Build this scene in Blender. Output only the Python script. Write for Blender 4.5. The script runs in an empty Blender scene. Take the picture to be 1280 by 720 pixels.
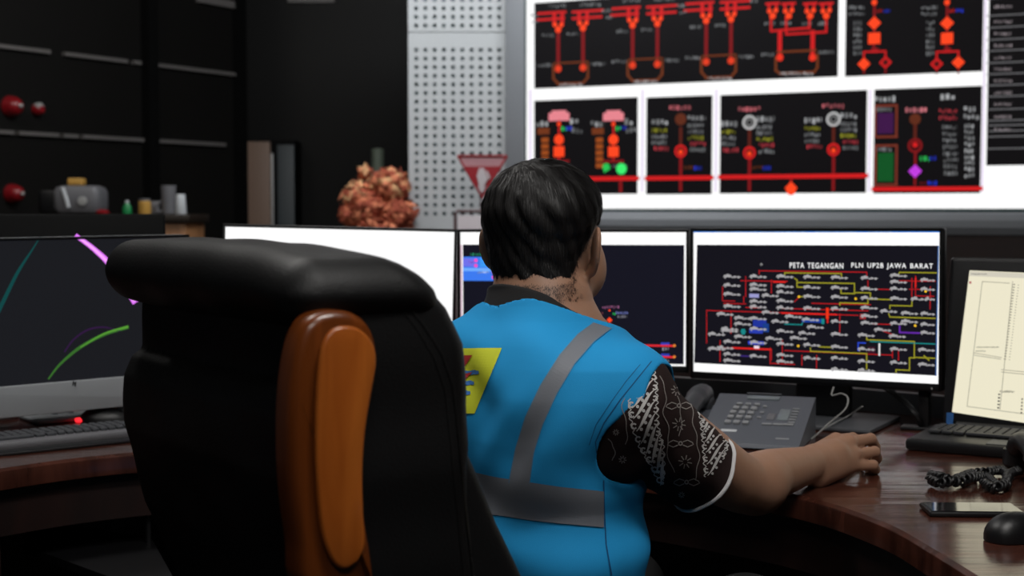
import bpy, math, random
import numpy as np
from mathutils import Vector, Matrix
from mathutils.bvhtree import BVHTree
random.seed(7)
rng = np.random.default_rng(7)
C = bpy.context.scene.collection
PI = math.pi

# ------------------------------------------------------------ camera
CAM_Z = 1.216
FPX = 1778.0
PITCH = math.atan(98 / FPX)
cd = bpy.data.cameras.new('camera')
cam = bpy.data.objects.new('camera', cd); C.objects.link(cam)
cam.location = (0, 0, CAM_Z)
cam.rotation_euler = (PI / 2 - PITCH, 0, 0)
cd.sensor_width = 36; cd.lens = FPX * 36 / 1280
cd.clip_start = 0.05; cd.clip_end = 60
cd.dof.use_dof = True; cd.dof.focus_distance = 2.08; cd.dof.aperture_fstop = 5.6
bpy.context.scene.camera = cam

# ------------------------------------------------------------ world, lights, exposure
sc = bpy.context.scene
sc.view_settings.view_transform = 'Standard'
sc.view_settings.look = 'None'
sc.view_settings.exposure = 0.0
sc.view_settings.gamma = 1.0
sc.view_settings.use_curve_mapping = False
w = bpy.data.worlds.new('world'); sc.world = w; w.use_nodes = True
w.node_tree.nodes['Background'].inputs[0].default_value = (0.75, 0.85, 1.0, 1)
w.node_tree.nodes['Background'].inputs[1].default_value = 0.025

def area(name, loc, size, energy, col=(1, 1, 1), target=None):
    l = bpy.data.lights.new(name, 'AREA'); l.shape = 'RECTANGLE'
    l.size = size[0]; l.size_y = size[1]; l.energy = energy; l.color = col
    o = bpy.data.objects.new(name, l); C.objects.link(o); o.location = loc
    if target is not None:
        d = Vector(target) - Vector(loc)
        o.rotation_euler = d.to_track_quat('-Z', 'Y').to_euler()
    return o
CEIL = 3.3
area('desk_light', (0.75, 1.0, CEIL - 0.06), (1.2, 0.6), 56, (1.0, 0.97, 0.93), (0.3, 2.1, 0.9))
area('added_rear_fill', (0.2, -0.7, CEIL - 0.06), (1.2, 0.6), 27, (1.0, 0.97, 0.93), (0.1, 2.0, 0.8))  # fill added behind the camera to brighten the lower vest
area('side_light', (-0.9, 2.6, CEIL - 0.06), (1.2, 0.6), 34, (1.0, 0.97, 0.93), (-0.3, 2.0, 0.9))
area('added_panel_fill', (-0.2, 5.6, CEIL - 0.06), (1.6, 0.5), 66, (0.93, 0.97, 1.0), (-0.3, 7.3, 1.9))  # added to brighten the pale perforated panel, source unseen
area('corner_light', (-2.2, 5.0, CEIL - 0.06), (1.0, 0.5), 16, (1.0, 0.93, 0.85), (-1.4, 8.0, 1.0))

# ------------------------------------------------------------ pixel helpers: a pixel of the photo and a distance give a place in the room
sp_, cp_ = math.sin(PITCH), math.cos(PITCH)
def ray(px, py):
    a = (px - 640) / FPX; b = (360 - py) / FPX
    return np.array([a, cp_ + b * sp_, -sp_ + b * cp_])
CAMP = np.array([0, 0, CAM_Z])
def P(px, py, Y):
    r = ray(px, py); return CAMP + r * (Y / r[1])
def PZ(px, py, z):
    r = ray(px, py); return CAMP + r * ((z - CAM_Z) / r[2])
def PPL(px, py, p0, n):
    r = ray(px, py); return CAMP + r * (np.dot(np.asarray(p0) - CAMP, n) / np.dot(r, n))
def unit(v):
    v = np.asarray(v, float); return v / np.linalg.norm(v)

# ------------------------------------------------------------ materials
def lin(c):
    return tuple(((x / 255) / 12.92 if x / 255 <= 0.04045 else ((x / 255 + 0.055) / 1.055) ** 2.4) for x in c[:3])
def M(name, c, rough=0.6, metal=0.0, spec=0.5, bump=0.0, bscale=200, var=0.0, vscale=20, coat=0.0, sss=0.0, kind='noise', dist=0.001):
    m = bpy.data.materials.new(name); m.use_nodes = True
    nt = m.node_tree; b = nt.nodes['Principled BSDF']
    col = (*lin(c), 1)
    b.inputs['Base Color'].default_value = col
    b.inputs['Roughness'].default_value = rough; b.inputs['Metallic'].default_value = metal
    b.inputs['Specular IOR Level'].default_value = spec
    b.inputs['Coat Weight'].default_value = coat; b.inputs['Coat Roughness'].default_value = 0.08
    if sss: b.inputs['Subsurface Weight'].default_value = sss; b.inputs['Subsurface Radius'].default_value = (0.01, 0.004, 0.002); b.inputs['Subsurface Scale'].default_value = 1
    tc = nt.nodes.new('ShaderNodeTexCoord')
    n = nt.nodes.new('ShaderNodeTexNoise'); n.inputs['Scale'].default_value = vscale; n.inputs['Detail'].default_value = 4
    nt.links.new(tc.outputs['Object'], n.inputs['Vector'])
    v = max(var, 0.03)
    mix = nt.nodes.new('ShaderNodeMix'); mix.data_type = 'RGBA'
    mix.inputs[6].default_value = tuple(x * (1 - v) for x in col[:3]) + (1,)
    mix.inputs[7].default_value = tuple(min(1, x * (1 + v)) for x in col[:3]) + (1,)
    nt.links.new(n.outputs['Fac'], mix.inputs[0]); nt.links.new(mix.outputs[2], b.inputs['Base Color'])
    if bump:
        if kind == 'noise':
            t = nt.nodes.new('ShaderNodeTexNoise'); t.inputs['Detail'].default_value = 3; out = t.outputs['Fac']
        elif kind == 'leather':
            t = nt.nodes.new('ShaderNodeTexVoronoi'); out = t.outputs['Distance']
        t.inputs['Scale'].default_value = bscale
        nt.links.new(tc.outputs['Object'], t.inputs['Vector'])
        bp = nt.nodes.new('ShaderNodeBump'); bp.inputs['Strength'].default_value = bump; bp.inputs['Distance'].default_value = dist
        nt.links.new(out, bp.inputs['Height']); nt.links.new(bp.outputs['Normal'], b.inputs['Normal'])
    return m
def wood(name, c1, c2, scale=(1, 1, 1), rough=0.3, coat=0.5, spec=0.5, bump=0):
    m = bpy.data.materials.new(name); m.use_nodes = True
    nt = m.node_tree; b = nt.nodes['Principled BSDF']
    tc = nt.nodes.new('ShaderNodeTexCoord'); mp = nt.nodes.new('ShaderNodeMapping'); mp.inputs['Scale'].default_value = scale
    nt.links.new(tc.outputs['Object'], mp.inputs['Vector'])
    n = nt.nodes.new('ShaderNodeTexNoise'); n.inputs['Scale'].default_value = 6; n.inputs['Detail'].default_value = 6; n.inputs['Distortion'].default_value = 0.6
    nt.links.new(mp.outputs[0], n.inputs['Vector'])
    cr = nt.nodes.new('ShaderNodeValToRGB')
    cr.color_ramp.elements[0].color = (*lin(c1), 1); cr.color_ramp.elements[0].position = 0.35
    cr.color_ramp.elements[1].color = (*lin(c2), 1); cr.color_ramp.elements[1].position = 0.65
    nt.links.new(n.outputs['Fac'], cr.inputs[0]); nt.links.new(cr.outputs[0], b.inputs['Base Color'])
    b.inputs['Roughness'].default_value = rough; b.inputs['Coat Weight'].default_value = coat; b.inputs['Coat Roughness'].default_value = 0.12
    b.inputs['Specular IOR Level'].default_value = spec
    if bump:
        n2 = nt.nodes.new('ShaderNodeTexNoise'); n2.inputs['Scale'].default_value = 9; n2.inputs['Detail'].default_value = 2
        mp2 = nt.nodes.new('ShaderNodeMapping'); mp2.inputs['Scale'].default_value = (.35, 2.5, 1); nt.links.new(tc.outputs['Object'], mp2.inputs['Vector']); nt.links.new(mp2.outputs[0], n2.inputs['Vector'])
        bp = nt.nodes.new('ShaderNodeBump'); bp.inputs['Strength'].default_value = bump; bp.inputs['Distance'].default_value = .004
        nt.links.new(n2.outputs['Fac'], bp.inputs['Height']); nt.links.new(bp.outputs['Normal'], b.inputs['Normal']); nt.links.new(bp.outputs['Normal'], b.inputs['Coat Normal'])
    return m
def screen_mat(name, strength):
    m = bpy.data.materials.new(name); m.use_nodes = True
    nt = m.node_tree; b = nt.nodes['Principled BSDF']
    a = nt.nodes.new('ShaderNodeAttribute'); a.attribute_name = 'col'
    b.inputs['Base Color'].default_value = (0.002, 0.002, 0.0025, 1); b.inputs['Roughness'].default_value = 0.45
    b.inputs['Specular IOR Level'].default_value = 0.12
    nt.links.new(a.outputs['Color'], b.inputs['Emission Color']); b.inputs['Emission Strength'].default_value = strength
    return m

mt = {}
mt['screen'] = screen_mat('lit screen', 1.05)
mt['wallscreen'] = screen_mat('lit video wall', 1.05)
mt['black_plastic'] = M('black plastic', (16, 16, 18), 0.4, bump=0.2, bscale=900)
mt['bezel'] = M('black bezel', (10, 11, 13), 0.3)
mt['dark_grey_plastic'] = M('dark grey plastic', (66, 68, 72), 0.45, bump=0.15, bscale=900)
mt['grey_key'] = M('grey key', (140, 142, 145), 0.5)
mt['laptop_key'] = M('charcoal key', (46, 47, 50), 0.5)
mt['lcd'] = M('grey lcd', (120, 128, 132), 0.25)
mt['phone_body'] = M('graphite phone plastic', (88, 92, 100), 0.42, bump=0.15, bscale=900)
mt['silver'] = M('silver grey plastic', (150, 154, 158), 0.42, metal=0.0)
mt['desk'] = wood('dark lacquered wood', (52, 27, 20), (80, 44, 34), (1, 6, 1), 0.2, 0.35, bump=.35)
mt['desk_under'] = wood('dark console wood', (26, 12, 9), (38, 18, 14), (1, 4, 1), 0.5, 0.0)
mt['leather'] = M('black leather', (17, 17, 18), 0.5, spec=0.3, bump=0.25, bscale=420, kind='leather')
mt['leather_dark'] = M('black leather seam', (8, 8, 9), 0.55)
mt['orange_wood'] = wood('honey lacquered wood', (92, 44, 12), (118, 58, 18), (6, 6, 0.7), 0.3, 0.3)
mt['orange_wood_light'] = wood('light honey wood', (158, 80, 24), (182, 100, 36), (6, 6, 0.7), 0.33, 0.25)
mt['skin'] = M('skin', (156, 118, 96), 0.5, bump=0.12, bscale=500, var=0.07, vscale=30, sss=0.08, spec=0.35)
mt['hair'] = M('black hair', (12, 11, 11), 0.6, spec=0.4, bump=0.6, bscale=260)
mt['strand'] = M('hair strand', (22, 20, 20), 0.5, spec=0.35)
mt['vest'] = M('blue vest cloth', (38, 150, 212), 0.8, bump=0.25, bscale=900, var=0.04, vscale=9, spec=0.15)
mt['seam'] = M('dark blue thread', (14, 78, 128), 0.8)
mt['reflective'] = M('grey reflective tape', (118, 122, 130), 0.55, bump=0.2, bscale=1200, spec=0.4)
mt['tape_edge'] = M('grey blue tape edge', (96, 130, 158), 0.7)
mt['yellow'] = M('yellow print', (206, 214, 44), 0.75, var=0.05, vscale=30)
mt['red_print'] = M('red print', (178, 40, 40), 0.75)
mt['blue_print'] = M('blue print', (62, 120, 190), 0.75)
mt['batik'] = M('dark brown batik cloth', (46, 34, 33), 0.85, bump=0.3, bscale=700, var=0.2, vscale=40, spec=0.15)
mt['batik_white'] = M('white batik print', (206, 204, 202), 0.85, var=0.15, vscale=80)
mt['batik_grey'] = M('grey batik print', (150, 144, 140), 0.85, var=0.2, vscale=80)
mt['collar'] = M('black collar cloth', (22, 20, 21), 0.85, bump=0.3, bscale=700)
mt['trousers'] = M('black trouser cloth', (16, 16, 18), 0.85)
mt['hem'] = M('white hem cloth', (205, 203, 204), 0.8)
mt['wall_dark'] = M('dark glossy wall panel', (22, 21, 20), 0.5, var=0.1, vscale=1.5, spec=0.15)
mt['wall_black'] = M('black wall', (9, 9, 9), 0.7, spec=0.1)
mt['floor'] = M('dark carpet', (22, 22, 23), 0.95, bump=0.5, bscale=300, var=0.2, vscale=60)
mt['ceiling'] = M('dark ceiling', (60, 60, 60), 0.9)
mt['reflection_grey'] = M('dull grey reflected strip', (112, 108, 106), 0.6, metal=0.2)  # flat grey standing for light strips reflected in the dark wall
mt['perf'] = M('pale perforated metal', (184, 187, 189), 0.6, var=0.03, vscale=3)
mt['perf_back'] = M('grey green backing', (120, 140, 144), 0.9)
mt['frame_grey'] = M('grey wall frame', (128, 131, 136), 0.55, var=0.04, vscale=2)
mt['teal_edge'] = M('dark teal edge', (16, 62, 60), 0.5)
mt['brown_panel'] = wood('dark red brown panel', (24, 10, 9), (34, 15, 12), (1, 1, 5), 0.5, 0.0)
mt['beige'] = M('beige laminate', (140, 112, 94), 0.5, var=0.06, vscale=4)
mt['slate'] = M('slate laminate', (50, 58, 62), 0.5, var=0.06, vscale=4)
mt['counter'] = wood('counter wood', (150, 104, 66), (176, 126, 84), (4, 1, 1), 0.5, 0.1)
mt['counter_top'] = M('dark counter top', (38, 30, 24), 0.4)
mt['red_enamel'] = M('red enamel', (138, 20, 28), 0.35, coat=0.2)
mt['pale_metal'] = M('pale metal', (190, 190, 188), 0.35, metal=0.3)
mt['sign_red'] = M('red sign', (150, 22, 34), 0.5)
mt['sign_white'] = M('pale sign print', (196, 186, 190), 0.5)
mt['sign_pink'] = M('faded pink sign print', (176, 128, 134), 0.5)
mt['brown_frame'] = M('brown metal frame', (86, 58, 60), 0.5)
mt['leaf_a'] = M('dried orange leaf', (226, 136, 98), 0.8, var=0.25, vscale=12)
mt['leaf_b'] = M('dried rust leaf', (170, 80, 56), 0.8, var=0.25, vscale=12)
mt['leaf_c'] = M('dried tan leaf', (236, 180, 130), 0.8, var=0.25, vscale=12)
mt['stemgreen'] = M('dull green vase', (70, 78, 66), 0.6)
mt['pot'] = M('dark pot', (30, 24, 22), 0.5)
mt['green'] = M('green plastic', (22, 130, 70), 0.4)
mt['amber'] = M('amber plastic', (196, 150, 70), 0.5)
mt['white_plastic'] = M('white plastic', (200, 204, 208), 0.5)
mt['mid_grey'] = M('mid grey plastic', (104, 104, 108), 0.5)
mt['blue_sticker'] = M('blue sticker', (40, 90, 150), 0.5)
mt['chrome'] = M('chrome', (170, 172, 176), 0.2, metal=0.9)
mt['cable_grey'] = M('pale grey cable', (140, 140, 138), 0.5)
mt['red_led'] = M('red glow', (60, 4, 4), 0.4)
_b = mt['red_led'].node_tree.nodes['Principled BSDF']; _b.inputs['Emission Color'].default_value = (1, 0.02, 0.03, 1); _b.inputs['Emission Strength'].default_value = 1.6
mt['lamp'] = M('lamp diffuser', (230, 230, 230), 0.5)
_b = mt['lamp'].node_tree.nodes['Principled BSDF']; _b.inputs['Emission Color'].default_value = (1, 0.98, 0.95, 1); _b.inputs['Emission Strength'].default_value = 2.0

# ------------------------------------------------------------ mesh builder
class MB:
    def __init__(s): s.v = []; s.f = []; s.c = []; s.m = []
    def add(s, vs, fs, col=None):
        o = len(s.v); s.v.extend([tuple(map(float, v)) for v in vs])
        for f in fs: s.f.append(tuple(i + o for i in f)); s.c.append(col or (1, 1, 1))
    def obox(s, c, ax, half, bev=0.0):
        """box with centre c, axes ax (3 unit vectors), half sizes; bev chamfers all edges"""
        c = np.asarray(c, float); ax = [np.asarray(a, float) for a in ax]; hx, hy, hz = half
        b = min(bev, hx * .99, hy * .99, hz * .99)
        if b <= 0:
            vs = [c + ax[0] * hx * i + ax[1] * hy * j + ax[2] * hz * k for i in (-1, 1) for j in (-1, 1) for k in (-1, 1)]
            s.add(vs, [(0, 1, 3, 2), (4, 6, 7, 5), (0, 4, 5, 1), (2, 3, 7, 6), (0, 2, 6, 4), (1, 5, 7, 3)]); return
        n = 5
        # rounded prism: rounded rectangle in x-y, lofted with inset top and bottom
        def rr(ix, r):
            pts = []
            x, y = hx - ix, hy - ix
            for q, (sx, sy) in enumerate(((1, 1), (-1, 1), (-1, -1), (1, -1))):
                for k in range(n):
                    a = q * PI / 2 + k * PI / 2 / (n - 1)
                    pts.append((sx * (x - r) + r * math.cos(a), sy * (y - r) + r * math.sin(a)))
            return pts
        rings = []
        for t in (0, PI / 4, PI / 2): rings.append((b * (1 - math.sin(t)), -hz + b * (1 - math.cos(t)), b))
        for t in (PI / 2, PI / 4, 0): rings.append((b * (1 - math.sin(t)), hz - b * (1 - math.cos(t)), b))
        vs = []; N = 4 * n
        for ix, z, r in rings:
            for x, y in rr(ix, max(r - ix * .99, 1e-5) if False else b): 
                vs.append(c + ax[0] * x + ax[1] * y + ax[2] * z)
        fs = [tuple(range(N))[::-1]]
        for k in range(len(rings) - 1):
            for i in range(N): fs.append((k * N + i, k * N + (i + 1) % N, (k + 1) * N + (i + 1) % N, (k + 1) * N + i))
        fs.append(tuple(range((len(rings) - 1) * N, len(rings) * N)))
        s.add(vs, fs)
    def box(s, c, half, bev=0.0, rz=0.0):
        a = np.array([math.cos(rz), math.sin(rz), 0]); b = np.array([-math.sin(rz), math.cos(rz), 0])
        s.obox(c, (a, b, (0, 0, 1)), half, bev)
    def tube(s, pts, r, n=8, cap=True):
        pts = [np.asarray(p, float) for p in pts]; rs = r if hasattr(r, '__len__') else [r] * len(pts)
        up = np.array([0.13, 0.21, 0.97]); vs = []
        for i, p in enumerate(pts):
            t = unit(pts[min(i + 1, len(pts) - 1)] - pts[max(i - 1, 0)])
            a = np.cross(t, up)
            if np.linalg.norm(a) < 0.1: a = np.cross(t, (1, 0, 0))
            a = unit(a); b = np.cross(t, a); up = np.cross(a, t) * 1.0; up = unit(b) * -1 if np.dot(b, up) < 0 else unit(b)
            up = np.cross(a, t)
            for k in range(n):
                an = 2 * PI * k / n; vs.append(p + (a * math.cos(an) + b * math.sin(an)) * rs[i])
        fs = []
        for i in range(len(pts) - 1):
            for k in range(n): fs.append((i * n + k, i * n + (k + 1) % n, (i + 1) * n + (k + 1) % n, (i + 1) * n + k))
        if cap: fs.append(tuple(range(n))[::-1]); fs.append(tuple(range((len(pts) - 1) * n, len(pts) * n)))
        s.add(vs, fs)
    def lathe(s, c, prof, axis=(0, 0, 1), n=24, sx=1, sy=1):
        c = np.asarray(c, float); ax = unit(axis)
        a = np.cross(ax, (0.0, 1.0, 0.0)) if abs(ax[1]) < 0.9 else np.cross(ax, (1.0, 0, 0)); a = unit(a); b = np.cross(ax, a)
        vs = []
        for r, z in prof:
            for k in range(n):
                an = 2 * PI * k / n; vs.append(c + a * r * math.cos(an) * sx + b * r * math.sin(an) * sy + ax * z)
        fs = []
        for i in range(len(prof) - 1):
            for k in range(n): fs.append((i * n + k, i * n + (k + 1) % n, (i + 1) * n + (k + 1) % n, (i + 1) * n + k))
        fs.append(tuple(range(n))[::-1]); fs.append(tuple(range((len(prof) - 1) * n, len(prof) * n)))
        s.add(vs, fs)
    def prism(s, pts, vec, bev=0.0):
        """polygon (list of 3-D points) extruded by vec, front edge bevelled by shrinking towards the centroid"""
        pts = [np.asarray(p, float) for p in pts]; vec = np.asarray(vec, float); n = len(pts); cen = sum(pts) / n
        rings = [pts]
        if bev:
            L = np.linalg.norm(vec); d = vec / L
            rings.append([p + d * (L - bev) for p in pts])
            for t in (0.5, 1.0):
                q = []
                for i, p in enumerate(pts):
                    tan = unit(pts[(i + 1) % n] - pts[i - 1]); nor = np.cross(tan, d)
                    if np.dot(nor, cen - p) < 0: nor = -nor
                    q.append(p + nor * bev * (1 - math.cos(t * PI / 2)) + d * (L - bev + bev * math.sin(t * PI / 2)))
                rings.append(q)
        else: rings.append([p + vec for p in pts])
        vs = [p for r in rings for p in r]; fs = [tuple(range(n))[::-1]]
        for k in range(len(rings) - 1):
            for i in range(n): fs.append((k * n + i, k * n + (i + 1) % n, (k + 1) * n + (i + 1) % n, (k + 1) * n + i))
        fs.append(tuple(range((len(rings) - 1) * n, len(rings) * n)))
        s.add(vs, fs)
    def build(s, name, mat, parent=None, loc=None, smooth=True, attr=False, angle=35):
        root = parent
        while root is not None and root.parent is not None: root = root.parent
        off = np.array(root.location) if root is not None else (np.array(loc, float) if loc is not None else np.zeros(3))
        me = bpy.data.meshes.new(name)
        me.from_pydata((np.array(s.v) - off).tolist(), [], s.f)
        if attr:
            a = me.color_attributes.new('col', 'FLOAT_COLOR', 'CORNER'); i = 0; buf = []
            for f, c in zip(s.f, s.c): buf.extend([*lin(c), 1.0] * len(f))
            a.data.foreach_set('color', buf)
        me.materials.append(mat); me.update(); me.validate()
        if smooth:
            me.polygons.foreach_set('use_smooth', [True] * len(me.polygons))
            try: me.set_sharp_from_angle(angle=math.radians(angle))
            except Exception: pass
        o = bpy.data.objects.new(name, me); C.objects.link(o)
        if parent is not None: o.parent = parent
        elif loc is not None: o.location = loc
        return o
def tag(o, label=None, cat=None, group=None, kind=None):
    if label: o['label'] = label
    if cat: o['category'] = cat
    if group: o['group'] = group
    if kind: o['kind'] = kind
    return o
def thing(name, label, cat, loc, group=None):
    o = bpy.data.objects.new(name, None); C.objects.link(o); o.location = tuple(map(float, loc)); o.empty_display_size = 0.1
    return tag(o, label, cat, group)
def struct(name, mb, mat, **k): return tag(mb.build(name, mat, **k), kind='structure')
def spline(pts, n=12):
    pts = [np.asarray(p, float) for p in pts]; out = []
    for i in range(len(pts) - 1):
        p0 = pts[i - 1] if i else 2 * pts[0] - pts[1]; p1, p2 = pts[i], pts[i + 1]; p3 = pts[i + 2] if i + 2 < len(pts) else 2 * pts[-1] - pts[-2]
        for k in range(n):
            t = k / n
            out.append(0.5 * (2 * p1 + (p2 - p0) * t + (2 * p0 - 5 * p1 + 4 * p2 - p3) * t * t + (3 * p1 - p0 - 3 * p2 + p3) * t ** 3))
    out.append(pts[-1]); return out

# ------------------------------------------------------------ implicit surfaces (surface nets)
def surfnet(F, lo, hi, h, B=6, project=2):
    lo = np.array(lo, float); hi = np.array(hi, float)
    nb = np.ceil((hi - lo) / (h * B)).astype(int); n = nb * B + 1
    cx = [lo[i] + (np.arange(nb[i]) + .5) * B * h for i in range(3)]
    G = np.stack(np.meshgrid(*cx, indexing='ij'), -1).reshape(-1, 3)
    Fc = F(G).reshape(nb)
    V = np.repeat(np.repeat(np.repeat(np.where(Fc > 0, 1.0, -1.0).astype(np.float32), B, 0), B, 1), B, 2)
    V = np.pad(V, ((0, 1), (0, 1), (0, 1)), mode='edge')
    act = np.argwhere(np.abs(Fc) < B * h * 1.35)
    loc = np.stack(np.meshgrid(*[np.arange(B + 1)] * 3, indexing='ij'), -1).reshape(-1, 3)
    for k in range(0, len(act), 3000):
        idx = (act[k:k + 3000, None, :] * B + loc[None]).reshape(-1, 3)
        val = F(lo + idx * h)
        V[idx[:, 0], idx[:, 1], idx[:, 2]] = val
    # force outside on the border so that the surface is closed
    V[0] = np.maximum(V[0], 1e-4); V[-1] = np.maximum(V[-1], 1e-4); V[:, 0] = np.maximum(V[:, 0], 1e-4); V[:, -1] = np.maximum(V[:, -1], 1e-4)
    V[:, :, 0] = np.maximum(V[:, :, 0], 1e-4); V[:, :, -1] = np.maximum(V[:, :, -1], 1e-4)
    S = V < 0
    cnt = np.zeros(tuple(n - 1), np.int8)
    for a in (0, 1):
        for b in (0, 1):
            for c in (0, 1): cnt += S[a:n[0] - 1 + a, b:n[1] - 1 + b, c:n[2] - 1 + c]
    cells = np.argwhere((cnt > 0) & (cnt < 8))
    idm = -np.ones(tuple(n - 1), np.int64); idm[cells[:, 0], cells[:, 1], cells[:, 2]] = np.arange(len(cells))
    acc = np.zeros((len(cells), 3)); num = np.zeros(len(cells))
    cor = [np.array([a, b, c]) for a in (0, 1) for b in (0, 1) for c in (0, 1)]
    for i in range(8):
        for j in range(i + 1, 8):
            if np.abs(cor[i] - cor[j]).sum() != 1: continue
            A = cells + cor[i]; Bc = cells + cor[j]
            va = V[A[:, 0], A[:, 1], A[:, 2]].astype(float); vb = V[Bc[:, 0], Bc[:, 1], Bc[:, 2]].astype(float)
            m = (va < 0) != (vb < 0); t = np.where(m, va / np.where(m, va - vb, 1), 0)
            acc += np.where(m[:, None], A + (Bc - A) * t[:, None], 0); num += m
    vs = lo + (acc / num[:, None]) * h
    faces = []
    for ax in range(3):
        sl0 = [slice(1, -1)] * 3; sl0[ax] = slice(0, -1); sl1 = [slice(1, -1)] * 3; sl1[ax] = slice(1, None)
        a = S[tuple(sl0)]; b = S[tuple(sl1)]
        e = np.argwhere(a != b); e2 = e.copy()
        for k in range(3):
            if k != ax: e2[:, k] += 1
        u, v = [(1, 2), (2, 0), (0, 1)][ax]
        du = np.zeros(3, int); du[u] = 1; dv = np.zeros(3, int); dv[v] = 1
        q = [idm[tuple((e2 - du - dv).T)], idm[tuple((e2 - dv).T)], idm[tuple(e2.T)], idm[tuple((e2 - du).T)]]
        q = np.stack(q, 1); inside = a[tuple(e.T)]
        q[~inside] = q[~inside][:, ::-1]
        q = q[(q >= 0).all(1)]
        faces.append(q)
    faces = np.concatenate(faces)
    e = h * 0.3
    for _ in range(project):
        d = F(vs); g = np.stack([F(vs + np.eye(3)[k] * e) - F(vs - np.eye(3)[k] * e) for k in range(3)], 1) / (2 * e)
        gn = (g ** 2).sum(1); st = np.clip(d / np.maximum(gn, 0.2), -h * .5, h * .5); vs = vs - g * st[:, None]
    return vs, faces
def smin(a, b, k):
    h = np.clip(0.5 + 0.5 * (b - a) / k, 0, 1); return b + (a - b) * h - k * h * (1 - h)
def smax(a, b, k): return -smin(-a, -b, k)
def cone(p, a, b, ra, rb):
    a = np.asarray(a); b = np.asarray(b); d = b - a; t = np.clip(((p - a) @ d) / (d @ d), 0, 1)
    return np.linalg.norm(p - a - t[:, None] * d, axis=1) - (ra + (rb - ra) * t)
def ell(p, c, r):
    q = p - np.asarray(c); r = np.asarray(r, float); k0 = np.linalg.norm(q / r, axis=1); k1 = np.linalg.norm(q / r ** 2, axis=1)
    return k0 * (k0 - 1) / np.maximum(k1, 1e-6)
def rbox(p, c, hf, r):
    q = np.abs(p - np.asarray(c)) - (np.asarray(hf) - r)
    return np.linalg.norm(np.maximum(q, 0), axis=1) + np.minimum(q.max(1), 0) - r
def mesh_obj(name, vs, fs, mat, parent):
    root = parent
    while root.parent is not None: root = root.parent
    me = bpy.data.meshes.new(name); vs = vs - np.array(root.location)
    me.vertices.add(len(vs)); me.vertices.foreach_set('co', vs.astype(np.float32).ravel())
    me.loops.add(len(fs) * 4); me.loops.foreach_set('vertex_index', fs.astype(np.int32).ravel())
    me.polygons.add(len(fs)); me.polygons.foreach_set('loop_start', np.arange(0, len(fs) * 4, 4, dtype=np.int32))
    me.update(calc_edges=True); me.validate()
    me.polygons.foreach_set('use_smooth', [True] * len(me.polygons))
    me.materials.append(mat)
    o = bpy.data.objects.new(name, me); C.objects.link(o); o.parent = parent
    return o
def bvh_of(vs, fs): return BVHTree.FromPolygons([tuple(v) for v in vs], [tuple(int(i) for i in f) for f in fs])

# patches that lie on a surface (tape, print, stitching)
def onto(px, py, bvh, off):
    r = unit(ray(px, py)); hit = bvh.ray_cast(Vector(CAMP), Vector(r))
    if hit[0] is None: return None
    nrm = hit[1]
    if nrm.dot(Vector(r)) > 0: nrm = -nrm
    return np.array(hit[0] + nrm * off)
def ribbon(mb, pts, w, bvh, off=0.0008, step=2.0, nw=1, jump=0.02):
    pts = [np.asarray(p, float) for p in pts]; ws = w if hasattr(w, '__len__') else [w] * len(pts)
    rs = []; rw = []
    for i in range(len(pts) - 1):
        n = max(1, int(np.linalg.norm(pts[i + 1] - pts[i]) / step))
        for k in range(n): rs.append(pts[i] + (pts[i + 1] - pts[i]) * k / n); rw.append(ws[i] + (ws[i + 1] - ws[i]) * k / n)
    rs.append(pts[-1]); rw.append(ws[-1]); rows = []
    for i, p in enumerate(rs):
        t = rs[min(i + 1, len(rs) - 1)] - rs[max(i - 1, 0)]; t = t / (np.linalg.norm(t) + 1e-9); nn = np.array([-t[1], t[0]])
        rows.append([onto(*(p + nn * rw[i] * (k / nw - .5)), bvh, off) for k in range(nw + 1)])
    put_rows(mb, rows, jump)
def put_rows(mb, rows, jump):
    for a, b in zip(rows[:-1], rows[1:]):
        for k in range(len(a) - 1):
            q = [a[k], a[k + 1], b[k + 1], b[k]]
            if any(x is None for x in q): continue
            if max(np.linalg.norm(q[i] - q[(i + 1) % 4]) for i in range(4)) > jump: continue
            mb.add(q, [(0, 1, 2, 3)])
def quadpatch(mb, L, R, bvh, off=0.0008, nu=8, nv=8, jump=0.03):
    """area between two pixel polylines L and R of the same length"""
    L = [np.asarray(p, float) for p in L]; R = [np.asarray(p, float) for p in R]; rows = []
    for i in range(len(L) - 1):
        for k in range(nv):
            t = k / nv; a = L[i] + (L[i + 1] - L[i]) * t; b = R[i] + (R[i + 1] - R[i]) * t
            rows.append([onto(*(a + (b - a) * j / nu), bvh, off) for j in range(nu + 1)])
    rows.append([onto(*(L[-1] + (R[-1] - L[-1]) * j / nu), bvh, off) for j in range(nu + 1)])
    put_rows(mb, rows, jump)

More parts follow.
